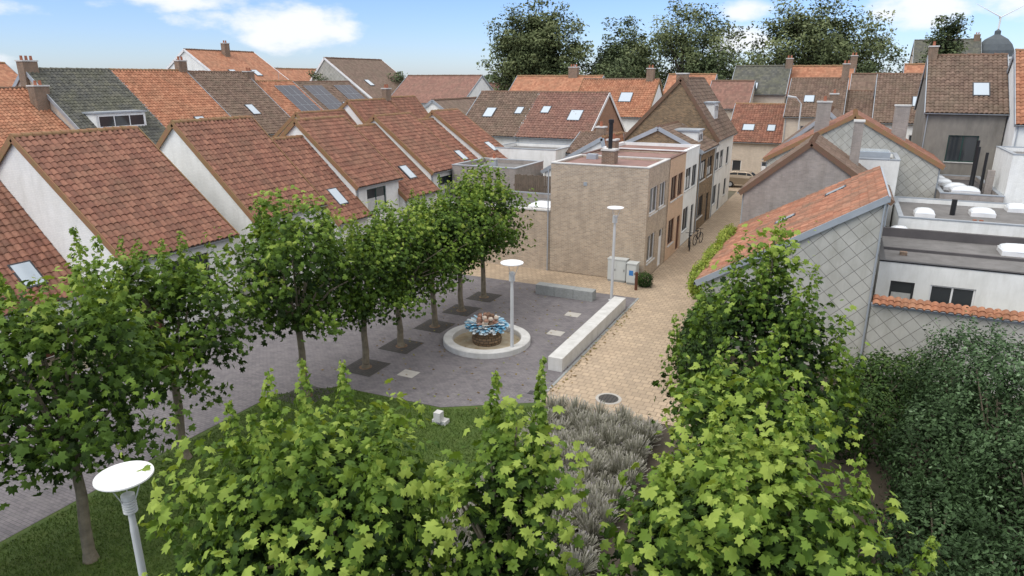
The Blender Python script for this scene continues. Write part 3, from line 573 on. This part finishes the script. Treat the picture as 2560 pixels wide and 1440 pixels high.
house('brown_roof_house',-.55,3.0,80,89,6.2,9.6,'x',85,cream,R_brn,{},pitch=.3)
house('white_brown_roof_house',2.2,7.6,76.5,86,7.0,11.3,'x',82,white2,R_brn,{'R':[(3.2,4.6,1.2,1.2,'w')]},vel=[(1,3.2,2.4,1.2,1.4)],pitch=.3)
house('brown_roof_house',-.2,7,90,98,8,11.4,'x',94,cream,R_brn,{},det=False)
house('grey_rendered_house',5.1,10.1,60,69,8.7,12.6,'x',65,greyd,R_brn,{'R':[(1.7,5.1,1.9,1.9,'g')]},vel=[(1,2.9,1.9,1.0,1.4)],pitch=.3,chims=[(5.3,65,.6,1.0,11,13.3,None,1)])
house('white_orange_roof_house',10.2,18,57,66,8.2,12.8,'x',62,white2,R_org,{'R':[(2.2,4.6,1.3,1.7,'w')]},pitch=.3)
house('orange_roof_house',5,14,88,96,9.5,12.4,'x',92,cream,R_org,{},det=False)
# ---------------------------------------------------------------- right side
e=empty('slate_clad_house');b=B()
gx0,gx1,gy0,gy1=-4.6,1.65,27.9,37.4;ze,zr=3.0,6.85
b.poly([(gx0,gy0,0),(gx1,gy0,0),(gx1,gy0,zr),(gx0,gy0,ze)],slate);b.poly([(gx1,gy0,0),(gx1,gy1,0),(gx1,gy1,zr),(gx1,gy0,zr)],slate)
b.poly([(gx0,gy0,0),(gx0,40.4,0),(gx0,40.4,ze),(gx0,gy0,ze)],white2);b.poly([(gx0,40.4,0),(gx1,gy1,0),(gx1,gy1,zr),(gx0,40.4,ze)],white2);b.obj('walls',e)
tiles(e,(gx0-.2,gy0-.06,ze-.1),(gx0-.2,40.4,ze-.1),(gx1+.05,gy0-.06,zr+.05),(gx1+.05,gy1,zr+.05),R_old,.26,.34)
b=B();d=Vector((gx1-gx0,0,zr-ze));L=d.length;d.normalize();nn=Vector((-d.z,0,d.x))
b.obox(Vector((gx0,gy0-.07,ze)),d,Y_,nn,-.3,L+.05,-.06,0,-.12,.12,zinc);b.box(gx1-.02,gx1+.1,gy0,gy1,zr-.15,zr+.08,zinc)
b.tube((gx0-.28,gy0-.1,ze-.16),(gx0-.28,40.4,ze-.16),.07,.07,zinc,8);b.tube((gx1-.06,gy0-.05,0),(gx1-.06,gy0-.05,zr-.1),.035,.035,zinc,6)
for (yy,vv) in ((33.5,2.6),(35.2,4.9)): velux(b,Vector((gx0,gy0,ze+.02)),Y_,d,nn,yy-gy0,vv,.6,.9)
b.obj('roof_trim',e)
e=empty('slate_clad_garden_wall');b=B();b.box(1.67,12,27.92,28.15,0,2.78,slate);b.box(1.67,12,27.89,28.17,2.781,2.85,zinc);b.obj('wall',e)
tiles(e,(1.7,27.75,2.86),(12,27.75,2.86),(1.7,28.15,3.1),(12,28.15,3.1),R_org,.24,.4)
def ann(b,z):
    dome_light(b,3.2,41.0,z,.9,.9);dome_light(b,8.2,38.6,z,1.8,1.3);b.box(2.3,9.9,40.3,40.5,z,z+.45,membrane);b.box(3.0,3.3,36,36.3,z,z+.15,chim);b.box(2.3,9.9,37.0,37.15,z,z+.12,membrane)
flat_house('white_annex',2.1,12,33.9,42,3.15,white2,{'F':[(.55,1.0,.95,1.3,'d'),(2.1,.6,1.7,1.7,'w'),(5.9,.9,.9,1.4,'d')]},greymem,black,.12,extra=ann)
def ann2(b,z):
    for (x,y,w) in ((4.6,45,1.0),(9.7,49,1.1),(7.6,46.5,1.2)): dome_light(b,x,y,z,w,1.1)
    b.tube((6.1,46,z),(6.1,46,z+.9),.14,.14,black,8,True);b.box(4.2,6.0,43.5,43.6,z,z+.1,zinc);b.tube((6.8,43.2,z),(6.8,43.2,z+.3),.1,.1,potM,8,True);b.tube((7.1,43.2,z),(7.1,43.2,z+.3),.1,.1,potM,8,True)
flat_house('white_flat_roof_house',3.2,12.5,42.5,50,3.7,white2,{'F':[(4.6,1.9,1.2,.9,'d')]},greymem,extra=ann2)
def ann3(b,z):
    for (x,y,w) in ((6.4,56.2,1.3),(7.0,54.0,1.4),(7.4,52.6,1.6),(6.2,58,1.3)): dome_light(b,x,y,z,w,1.2)
    for (x,y,h) in ((7.9,53.6,2.9),(8.3,53.0,2.6),(8.0,55.0,3.2)): b.tube((x,y,z),(x,y,z+h),.09,.09,black,8,True)
    b.box(8.5,8.9,52.8,53.2,z,z+1.5,greyr)
flat_house('grey_flat_roof_house',5.8,9.15,50.1,59.9,4.1,greyr,{},membrane,extra=ann3)
flat_house('white_tall_wall_house',9.2,16,50.4,56,6.6,white,{},greymem)
house('grey_gabled_house',-4.8,2.4,40.6,46.5,4.9,7.65,'y',-1.6,white2,R_brn,{},gm=greyr,verge=ridgeB,zeL=4.95,chims=[(.6,45,.5,.9,6,8.6,greyr,0)],rd=ridgeB)
flat_house('white_stair_house',.4,3.1,47,51.5,6.3,white2,{'R':[]},greymem,extra=lambda b,z:(b.box(.7,2.6,48,50,z,z+.6,zinc),b.box(.8,2.5,48.1,49.9,z+.601,z+.64,glassL)))
house('slate_gabled_house',-4.8,5.7,52,59.5,5.6,8.6,'y',.4,white2,R_red,{},gm=slate,verge=ridgeM,chims=[(-1.6,53,.9,.5,6.8,9.4,greyr,1),(3.2,54,.9,.5,6.5,9.2,greyr,0)])
house('brown_roof_house',-4.8,2.0,60,71,5.5,8.4,'y',-1.4,cream,R_brn,{'F':[(1,3,.9,1.1,'w')]},chims=[(-1.4,70,.7,.9,8,9.6,None,2)])
# ---------------------------------------------------------------- fill of distant houses
rr=random.Random(3)
for (yy,xs,xe,zt) in ((106,-120,60,10.2),(120,-140,70,10.0),(140,-170,80,10.3),(170,-210,100,10.0),(215,-260,120,10.2)):
    x=xs
    while x<xe:
        w=rr.uniform(8,16);zr_=zt-rr.uniform(0,1.8)
        if rr.random()<.85:
            house('distant_house',x,x+w*.94,yy+rr.uniform(-2,2),yy+9,zr_-3.2,zr_,rr.choice('xxy'),None,rr.choice((white2,cream,cream,brown)),rr.choice((R_org,R_brn,R_red2,R_org)),{},det=False,chims=[(x+w*.5,yy+5,.7,.9,zr_-.5,zr_+.8,None,2)] if rr.random()<.6 else ())
        x+=w+rr.choice((0,0,3))
for (xx,ya,yb) in ((-100,20,100),(-120,30,110),(-40,64,66)):
    y=ya
    while y<yb:
        w=rr.uniform(7,11);zr_=9.8-rr.uniform(0,1.4)
        house('distant_house',xx-6,xx+6,y,y+w,zr_-4,zr_,'y',None,rr.choice((white2,cream)),rr.choice((R_org,R_brn,R_red2)),{},det=False);y+=w+.1
house('slate_roof_hall',9.5,20,150,164,12.5,17.8,'x',157,cream,R_gry,{},det=False,chims=[(19.4,157,.9,1.2,14,18.6,None,2)])
e=empty('domed_tower');b=B();b.lathe((22.6,158,0),[(3.3,0),(3.3,14.2),(3.6,14.3),(3.6,14.6),(3.1,14.7)],white2,12,False)
b.lathe((22.6,158,0),[(3.2,14.7),(3.1,15.8),(2.6,16.9),(1.8,17.8),(.8,18.4),(.5,18.6),(.5,19.2),(0,19.6)],M('slate_dome',(.10,.115,.125)),16);b.obj('tower',e)
b=B();T=Vector((60,420,-3));b.tube(T,T+Vector((0,0,42)),.6,.35,frameW,10);hub=T+Vector((0,-1.5,42));b.tube(hub+Vector((0,3,0)),hub,.6,.4,frameW,8,True)
for a in (150,30,-90):
    d=Vector((math.cos(math.radians(a)),0,math.sin(math.radians(a))));b.tube(hub,hub+d*13,.3,.08,frameW,6)
b.obj('wind_turbine')
# ---------------------------------------------------------------- street furniture
def lamp(x,y,h,r=.46):
    e=empty('street_lamp',(x,y,0));b=B()
    b.lathe((0,0,-.03),[(.16,0),(.16,.03),(.075,.05),(.07,h-1.1),(.06,h-.95),(.06,h-.72)],lampM,16)
    z=h-.74
    for k in range(5): b.lathe((0,0,z+k*.055),[(.09,0),(.125,.012),(.125,.04),(.09,.05)],lampM,18)
    b.lathe((0,0,z+.27),[(.11,0),(.12,.02),(.12,.1),(.07,.12),(0,.12)],lampM,18)
    for k in range(3):
        a=k*2*math.pi/3+.5;b.tube((math.cos(a)*.1,math.sin(a)*.1,z+.2),(math.cos(a)*r*.62,math.sin(a)*r*.62,h-.02),.012,.012,lampM,6)
    b.obj('pole',e);b=B();b.lathe((0,0,h),[(0,-.03),(r*.5,-.02),(r*.97,.0),(r,.02),(r*.99,.045),(r*.93,.05),(r*.9,.035),(r*.5,.02),(0,.015)],discM,40);b.obj('disc',e);return e
lamp(-11.15,6.8,4.0,.5);lamp(-11.5,24.0,3.85,.47);lamp(-9.9,32.6,4.8,.42)
def bench(name,x0,x1,y0,y1,h,m,joints,along):
    e=empty(name);b=B();n=joints
    for i in range(n):
        if along=='y':
            a=y0+(y1-y0)*i/n+.006;c=y0+(y1-y0)*(i+1)/n-.006;b.box(x0,x1,a,c,-.03,h,m)
        else:
            a=x0+(x1-x0)*i/n+.006;c=x0+(x1-x0)*(i+1)/n-.006;b.box(a,c,y0,y1,-.03,h,m)
    o=b.obj('stone',e,True);md=o.modifiers.new('b','BEVEL');md.width=.015;md.segments=2;return e
bench('concrete_bench',-9.45,-8.85,23.0,31.6,.55,concrete,4,'y');bench('granite_bench',-13.9,-10.7,31.9,32.5,.5,granite,3,'x')
castM=M('cast_iron',(.085,.08,.078),(.12,.105,.09),ns=8,bump=.6,brick=(.12,.05,.012,(.03,.03,.03),0,0,.2))
rustM=M('rust_soil',(.26,.15,.08),(.12,.08,.05),ns=10)
for y in (20.1,22.6,25.3,27.8,30.2,17.1):
    b=B();x=-16.1 if y>18 else -16.5
    for i in range(16):
        a0=2*math.pi*i/16;a1=2*math.pi*(i+1)/16
        def sq(a): 
            c,s=math.cos(a),math.sin(a);k=.72/max(abs(c),abs(s));return (x+c*k,y+s*k,-.008)
        b.poly([(x+math.cos(a0)*.26,y+math.sin(a0)*.26,-.008),sq(a0),sq(a1),(x+math.cos(a1)*.26,y+math.sin(a1)*.26,-.008)],castM)
    b.poly([(x+math.cos(2*math.pi*i/16)*.26,y+math.sin(2*math.pi*i/16)*.26,-.011) for i in range(16)],rustM);b.obj('tree_grate')
slabM=M('pale_slab',(.46,.43,.39),(.36,.34,.31),ns=4,bump=.2)
for (x,y) in ((-10.9,29.6),(-10.7,26.9),(-19.0,27.6),(-14.2,20.3)):
    b=B();b.poly([(x-.35,y-.3,-.010),(x+.35,y-.3,-.010),(x+.35,y+.3,-.010),(x-.35,y+.3,-.010)],slabM);b.obj('access_cover')
b=B();cx,cy=-6.5,21.6
b.poly([(cx+math.cos(t*math.pi/12)*.36,cy+math.sin(t*math.pi/12)*.36,-.011) for t in range(24)],castM);b.poly([(cx+math.cos(t*math.pi/12)*.47,cy+math.sin(t*math.pi/12)*.47,-.015) for t in range(24)],slabM);b.obj('manhole_cover')
b=B()
for i in range(10): b.box(-9.3+i*.06,-9.3+i*.06+.035,20.7,21.0,-.014,-.006,black)
b.obj('drain_grate')
b=B();b.box(-11.25,-10.75,17.3,17.6,-.02,.12,concrete);b.box(-11.12,-10.88,17.2,17.45,.121,.45,concrete);b.obj('concrete_post')
cabM=M('cabinet_grey',(.52,.54,.53),(.46,.48,.47),rough=.5);stickM=M('blue_sticker',(.05,.2,.5))
def cabinet(x0,x1,y0,y1,h,sign=False):
    e=empty('utility_cabinet');b=B();m=cabM
    b.box(x0+.03,x1-.03,y0+.03,y1,-.03,.08,granite);b.box(x0,x1,y0,y1,.081,h,m);b.box(x0-.03,x1+.03,y0-.03,y1+.02,h+.001,h+.06,m)
    k=2 if x1-x0>.8 else 1
    for i in range(k):
        a=x0+(x1-x0)*i/k+.03;c=x0+(x1-x0)*(i+1)/k-.03;b.box(a,c,y0-.012,y0-.001,.12,h-.04,m);b.box(c-.08,c-.05,y0-.03,y0-.013,h*.5,h*.6,black)
    if sign: b.box((x0+x1)/2-.12,(x0+x1)/2+.12,y0-.018,y0-.0125,h*.45,h*.7,stickM)
    b.obj('cabinet',e)
cabinet(-11.2,-10.15,35.9,36.4,1.25);cabinet(-10.05,-9.5,35.7,36.3,1.15,True)
b=B();b.lathe((-9.25,34.9,-.03),[(.08,0),(.08,.85),(.095,.87),(.095,.98),(.06,1.02),(0,1.02)],frameB,14);b.obj('bollard')
# fountain
e=empty('sculpture_fountain',(-13,24.6,0));b=B()
b.lathe((0,0,-.03),[(1.90,0),(1.90,.24),(1.87,.27),(1.52,.27),(1.49,.24),(1.49,.03)],concrete,56)
b.obj('basin_ring',e);b=B();basinM=M('rust_stained_concrete',(.48,.43,.33),(.30,.22,.13),ns=2,dirt=.5,dirtc=(.24,.17,.09));b.lathe((0,0,-.03),[(1.49,.03),(.6,.03),(0,.03)],basinM,48)
ped=M('mosaic_stone',(.30,.20,.12),(.15,.11,.07),ns=6,bump=.8,brick=(.18,.12,.015,(.07,.055,.04),.5,0,.3));b.lathe((0,0,0),[(.62,0),(.66,.15),(.62,.35),(.70,.6),(.74,.66),(.6,.72),(0,.72)],ped,28);b.obj('pedestal',e)
b=B();blues=[M('blue_glaze',(.14,.36,.54),(.18,.44,.62),rough=.4),M('pale_blue_glaze',(.42,.60,.70),(.30,.5,.65),rough=.4),M('white_glaze',(.70,.75,.77),rough=.4),M('teal_glaze',(.08,.24,.38),rough=.4)]
for ring,(r0,r1,z0,z1,n) in enumerate(((.5,.98,.72,.70,52),(.45,.99,.77,.80,50),(.42,.92,.82,.90,46),(.36,.80,.86,.98,40))):
    for i in range(n):
        a=2*math.pi*(i+random.uniform(-.3,.3))/n;da=.06+.03*random.random();rr1=r1*random.uniform(.88,1.04);zz=z1+random.uniform(-.07,.07);rm_=(r0+rr1)/2+.08
        zm_=(z0+zz)/2+.05;P=lambda r,a,z:(r*math.cos(a),r*math.sin(a),z)
        b.poly([P(r0,a-da*.6,z0),P(rm_,a-da*1.4,zm_),P(rr1,a-da*.8,zz),P(rr1*.97,a+da*.9,zz),P(rm_,a+da*1.4,zm_),P(r0,a+da*.6,z0)],random.choice(blues[:3]+blues[1:3]+blues))
b.obj('petal_rim',e);b=B();skins=[M('terracotta_figure',(.36,.20,.14)),M('brown_figure',(.20,.12,.08)),M('cream_figure',(.58,.48,.39)),M('pink_figure',(.46,.28,.22))]
for i in range(11):
    a=i*2.4;r=.46*math.sqrt(i/11)+.03;x,y=r*math.cos(a),r*math.sin(a);z=.80+.10*(1-r/.4);m=skins[i%4]
    b.lathe((x,y,z),[(.13,-.08),(.15,.03),(.13,.12),(.06,.17),(.05,.2),(.085,.23),(.105,.29),(.09,.35),(.05,.39),(0,.40)],m,12)
    b.tube((x+.12*math.cos(a),y+.12*math.sin(a),z+.1),(x+.2*math.cos(a+.4),y+.2*math.sin(a+.4),z+.02),.035,.025,m,6,True);b.lathe((x,y,z+.3),[(.108,0),(.1,.07),(.055,.11),(0,.12)],skins[(1,0,2)[i%3]],12)
b.obj('figures',e)
def bicycle(x,y,rz):
    e=empty('bicycle',(x,y,0),rz);b=B();r=.34
    for wy in (-.53,.53):
        for i in range(24):
            a=2*math.pi*i/24;c=2*math.pi*(i+1)/24;b.tube((0,wy+r*math.cos(a),r+r*math.sin(a)),(0,wy+r*math.cos(c),r+r*math.sin(c)),.028,.028,black,6)
        for i in range(10):
            a=2*math.pi*i/10;b.tube((0,wy,r),(0,wy+r*math.cos(a),r+r*math.sin(a)),.003,.003,zinc,3)
    S=lambda *p:[b.tube(p[i],p[i+1],.02,.02,black,6) for i in range(len(p)-1)]
    S((0,-.53,.34),(0,-.05,.3),(0,-.2,.8),(0,-.53,.34));S((0,-.05,.3),(0,.38,.78),(0,-.17,.7));S((0,.53,.34),(0,.4,.7),(0,.36,.98));S((-.27,.2,1.02),(-.2,.36,1.0),(.2,.36,1.0),(.27,.2,1.02));S((0,-.2,.8),(0,-.22,.92))
    b.obox(Vector((0,-.24,.93)),X_,Y_,Z,-.09,.09,-.14,.12,0,.05,black);S((-.06,-.72,.72),(-.06,-.3,.72));S((.06,-.72,.72),(.06,-.3,.72));b.obj('frame',e)
bicycle(-8.6,45.6,.25);bicycle(-8.35,47.3,-.2)
def car(x,y,rz):
    e=empty('parked_car',(x,y,0),rz);paint=M('champagne_paint',(.33,.27,.20),(.31,.25,.19),rough=.25,metal=.4,spec=.6);tailM=M('tail_light',(.4,.02,.02),rough=.2)
    prof=[(-2.15,.35),(-2.2,.75),(-2.05,1.0),(-1.85,1.08),(-1.55,1.55),(-1.2,1.66),(.2,1.66),(.55,1.58),(1.15,1.08),(1.95,.92),(2.15,.72),(2.18,.35)]
    b=B();w=.88
    def wd(z): return w if z<1.1 else w-.22*(z-1.05)/.6
    L=[Vector((px,-wd(pz),pz)) for px,pz in prof];R=[Vector((px,wd(pz),pz)) for px,pz in prof]
    n=len(prof)
    for i in range(n):
        j=(i+1)%n;b.poly([L[i],L[j],R[j],R[i]],paint,smooth=False)
    b.poly(L[::-1],paint);b.poly(R,paint);o=b.obj('body',e,True);md=o.modifiers.new('b','BEVEL');md.width=.06;md.segments=3
    b=B()
    for s in(-1,1):
        for q in ([(-1.7,1.14),(-1.45,1.5),(-.75,1.56),(-.75,1.14)],[(-.68,1.14),(-.68,1.56),(.15,1.56),(.15,1.14)],[(.22,1.14),(.22,1.55),(.5,1.5),(.95,1.14)]):
            b.poly([(px,s*(wd(pz)+.012),pz) for px,pz in q],glass)
        for wx in(-1.35,1.4):
            b.tube((wx,s*.72,.33),(wx,s*.9,.33),.33,.33,black,20,True);b.tube((wx,s*.9,.33),(wx,s*.91,.33),.2,.2,zinc,16,True)
        b.box(.55,.75,s*.9-.06*(s<0),s*.9+.06+.06*(s>0),1.05,1.2,paint);b.box(-2.19,-2.1,s*.72-.12,s*.72+.12,.8,1.05,tailM)
        b.box(2.1,2.17,s*.65-.15,s*.65+.15,.68,.82,frameW)
    b.poly([(.60,-.62,1.555),(1.13,-.8,1.115),(1.13,.8,1.115),(.60,.62,1.555)],glass);b.poly([(-1.6,-.62,1.5),(-1.86,-.76,1.13),(-1.86,.76,1.13),(-1.6,.62,1.5)],glass)
    b.box(2.17,2.20,-.4,.4,.45,.6,black);b.obj('details',e)
car(-9.0,75.6,0)
b=B();b.tube((-4.3,74,0),(-4.3,74,8.6),.08,.06,lampM,8);b.tube((-4.3,74,8.6),(-4.8,73.8,9.2),.05,.05,lampM,6);b.tube((-4.8,73.8,9.2),(-5.6,73.6,9.3),.08,.12,lampM,6,True);b.obj('curved_street_lamp')
# ---------------------------------------------------------------- sky, sun, camera
w=bpy.data.worlds.new("World");scene.world=w;w.use_nodes=True;nt=w.node_tree;nt.nodes.clear()
sunel,sunaz=52,-150
out=nt.nodes.new('ShaderNodeOutputWorld');bg=nt.nodes.new('ShaderNodeBackground');nt.links.new(bg.outputs[0],out.inputs[0])
sky=nt.nodes.new('ShaderNodeTexSky');sky.sky_type='NISHITA';sky.sun_disc=False;sky.sun_elevation=math.radians(sunel);sky.sun_rotation=math.radians(sunaz)
sky.air_density=1.0;sky.dust_density=.3;sky.ozone_density=2.5;sky.altitude=0
bg.inputs[1].default_value=.15
geo=nt.nodes.new('ShaderNodeTexCoord').outputs['Generated']
sp=nt.nodes.new('ShaderNodeSeparateXYZ');nt.links.new(geo,sp.inputs[0])
az=math_(nt,'MULTIPLY',math_(nt,'ARCTAN2',sp.outputs[0],sp.outputs[1]),57.2958);el=math_(nt,'MULTIPLY',math_(nt,'ARCSINE',sp.outputs[2]),57.2958)
cv=nt.nodes.new('ShaderNodeCombineXYZ');nt.links.new(az,cv.inputs[0]);nt.links.new(math_(nt,'MULTIPLY',el,2.0),cv.inputs[1])
nz=noise(nt,cv.outputs[0],.33,5,.55);nz2=noise(nt,cv.outputs[0],.09,3,.55)
mask=None
for (a0,e0,wa,we,st) in ((-42.4,3.6,5.2,1.9,1.7),(-50.5,6.1,6.5,1.7,1.3),(-57,6.2,5,1.2,1.0),(-62,4.2,3.8,.7,.8),(-8.0,4.8,2.1,.9,1.4),(-8.0,2.6,2.7,1.4,1.1),(3.6,4.6,3.8,1.6,1.4),(9.5,5.4,5,1.9,1.4),(-63,1.0,3,.7,.9),(-48,4.0,2.8,.7,.9),(-71,6,5,1.5,.7),(-85,8,9,2,.8),(25,6,8,2,.8)):
    dx=math_(nt,'MULTIPLY',math_(nt,'SUBTRACT',az,a0),1/wa);dy=math_(nt,'MULTIPLY',math_(nt,'SUBTRACT',el,e0),1/we)
    rr_=math_(nt,'ADD',math_(nt,'MULTIPLY',dx,dx),math_(nt,'MULTIPLY',dy,dy))
    g=math_(nt,'MULTIPLY',math_(nt,'SUBTRACT',1.0,rr_),st);g=math_(nt,'MAXIMUM',g,-1.0)
    mask=g if mask is None else math_(nt,'MAXIMUM',mask,g)
cl=math_(nt,'ADD',mask,math_(nt,'MULTIPLY',math_(nt,'SUBTRACT',nz,.5),3.6))
mr=nt.nodes.new('ShaderNodeMapRange');mr.interpolation_type='SMOOTHSTEP';nt.links.new(cl,mr.inputs[0]);mr.inputs[1].default_value=-.25;mr.inputs[2].default_value=1.35
hi=nt.nodes.new('ShaderNodeMapRange');hi.interpolation_type='SMOOTHSTEP';nt.links.new(math_(nt,'ADD',el,math_(nt,'MULTIPLY',nz2,10)),hi.inputs[0]);hi.inputs[1].default_value=16;hi.inputs[2].default_value=26;hi.inputs[4].default_value=.95
tint=mixc(nt,1.0,sky.outputs[0],(.70,.82,1.16),'MULTIPLY')
skyc=mixc(nt,mr.outputs[0],tint,(6.6,6.8,7.1))
skyc=mixc(nt,hi.outputs[0],skyc,(10.2,10.2,10.2))  # unseen white overcast above the frame, added for neutral soft light
nt.links.new(skyc,bg.inputs[0])
sd=bpy.data.lights.new('sun','SUN');sd.energy=1.8;sd.angle=math.radians(30);sd.color=(1,.975,.94);so=link(bpy.data.objects.new('sun',sd))
a=math.radians(sunaz);el_=math.radians(sunel);dirv=Vector((math.sin(a)*math.cos(el_),math.cos(a)*math.cos(el_),math.sin(el_)))
so.rotation_euler=dirv.to_track_quat('Z','Y').to_euler()
cd=bpy.data.cameras.new('camera');cd.sensor_width=36;cd.lens=36*1706/2560;cd.clip_end=3000;cd.clip_start=.1
c=link(bpy.data.objects.new('camera',cd));c.location=(0,0,11);c.rotation_euler=(math.radians(90-17.1),0,math.radians(25.6));scene.camera=c
scene.view_settings.view_transform='Standard';scene.view_settings.look='None';scene.view_settings.exposure=0
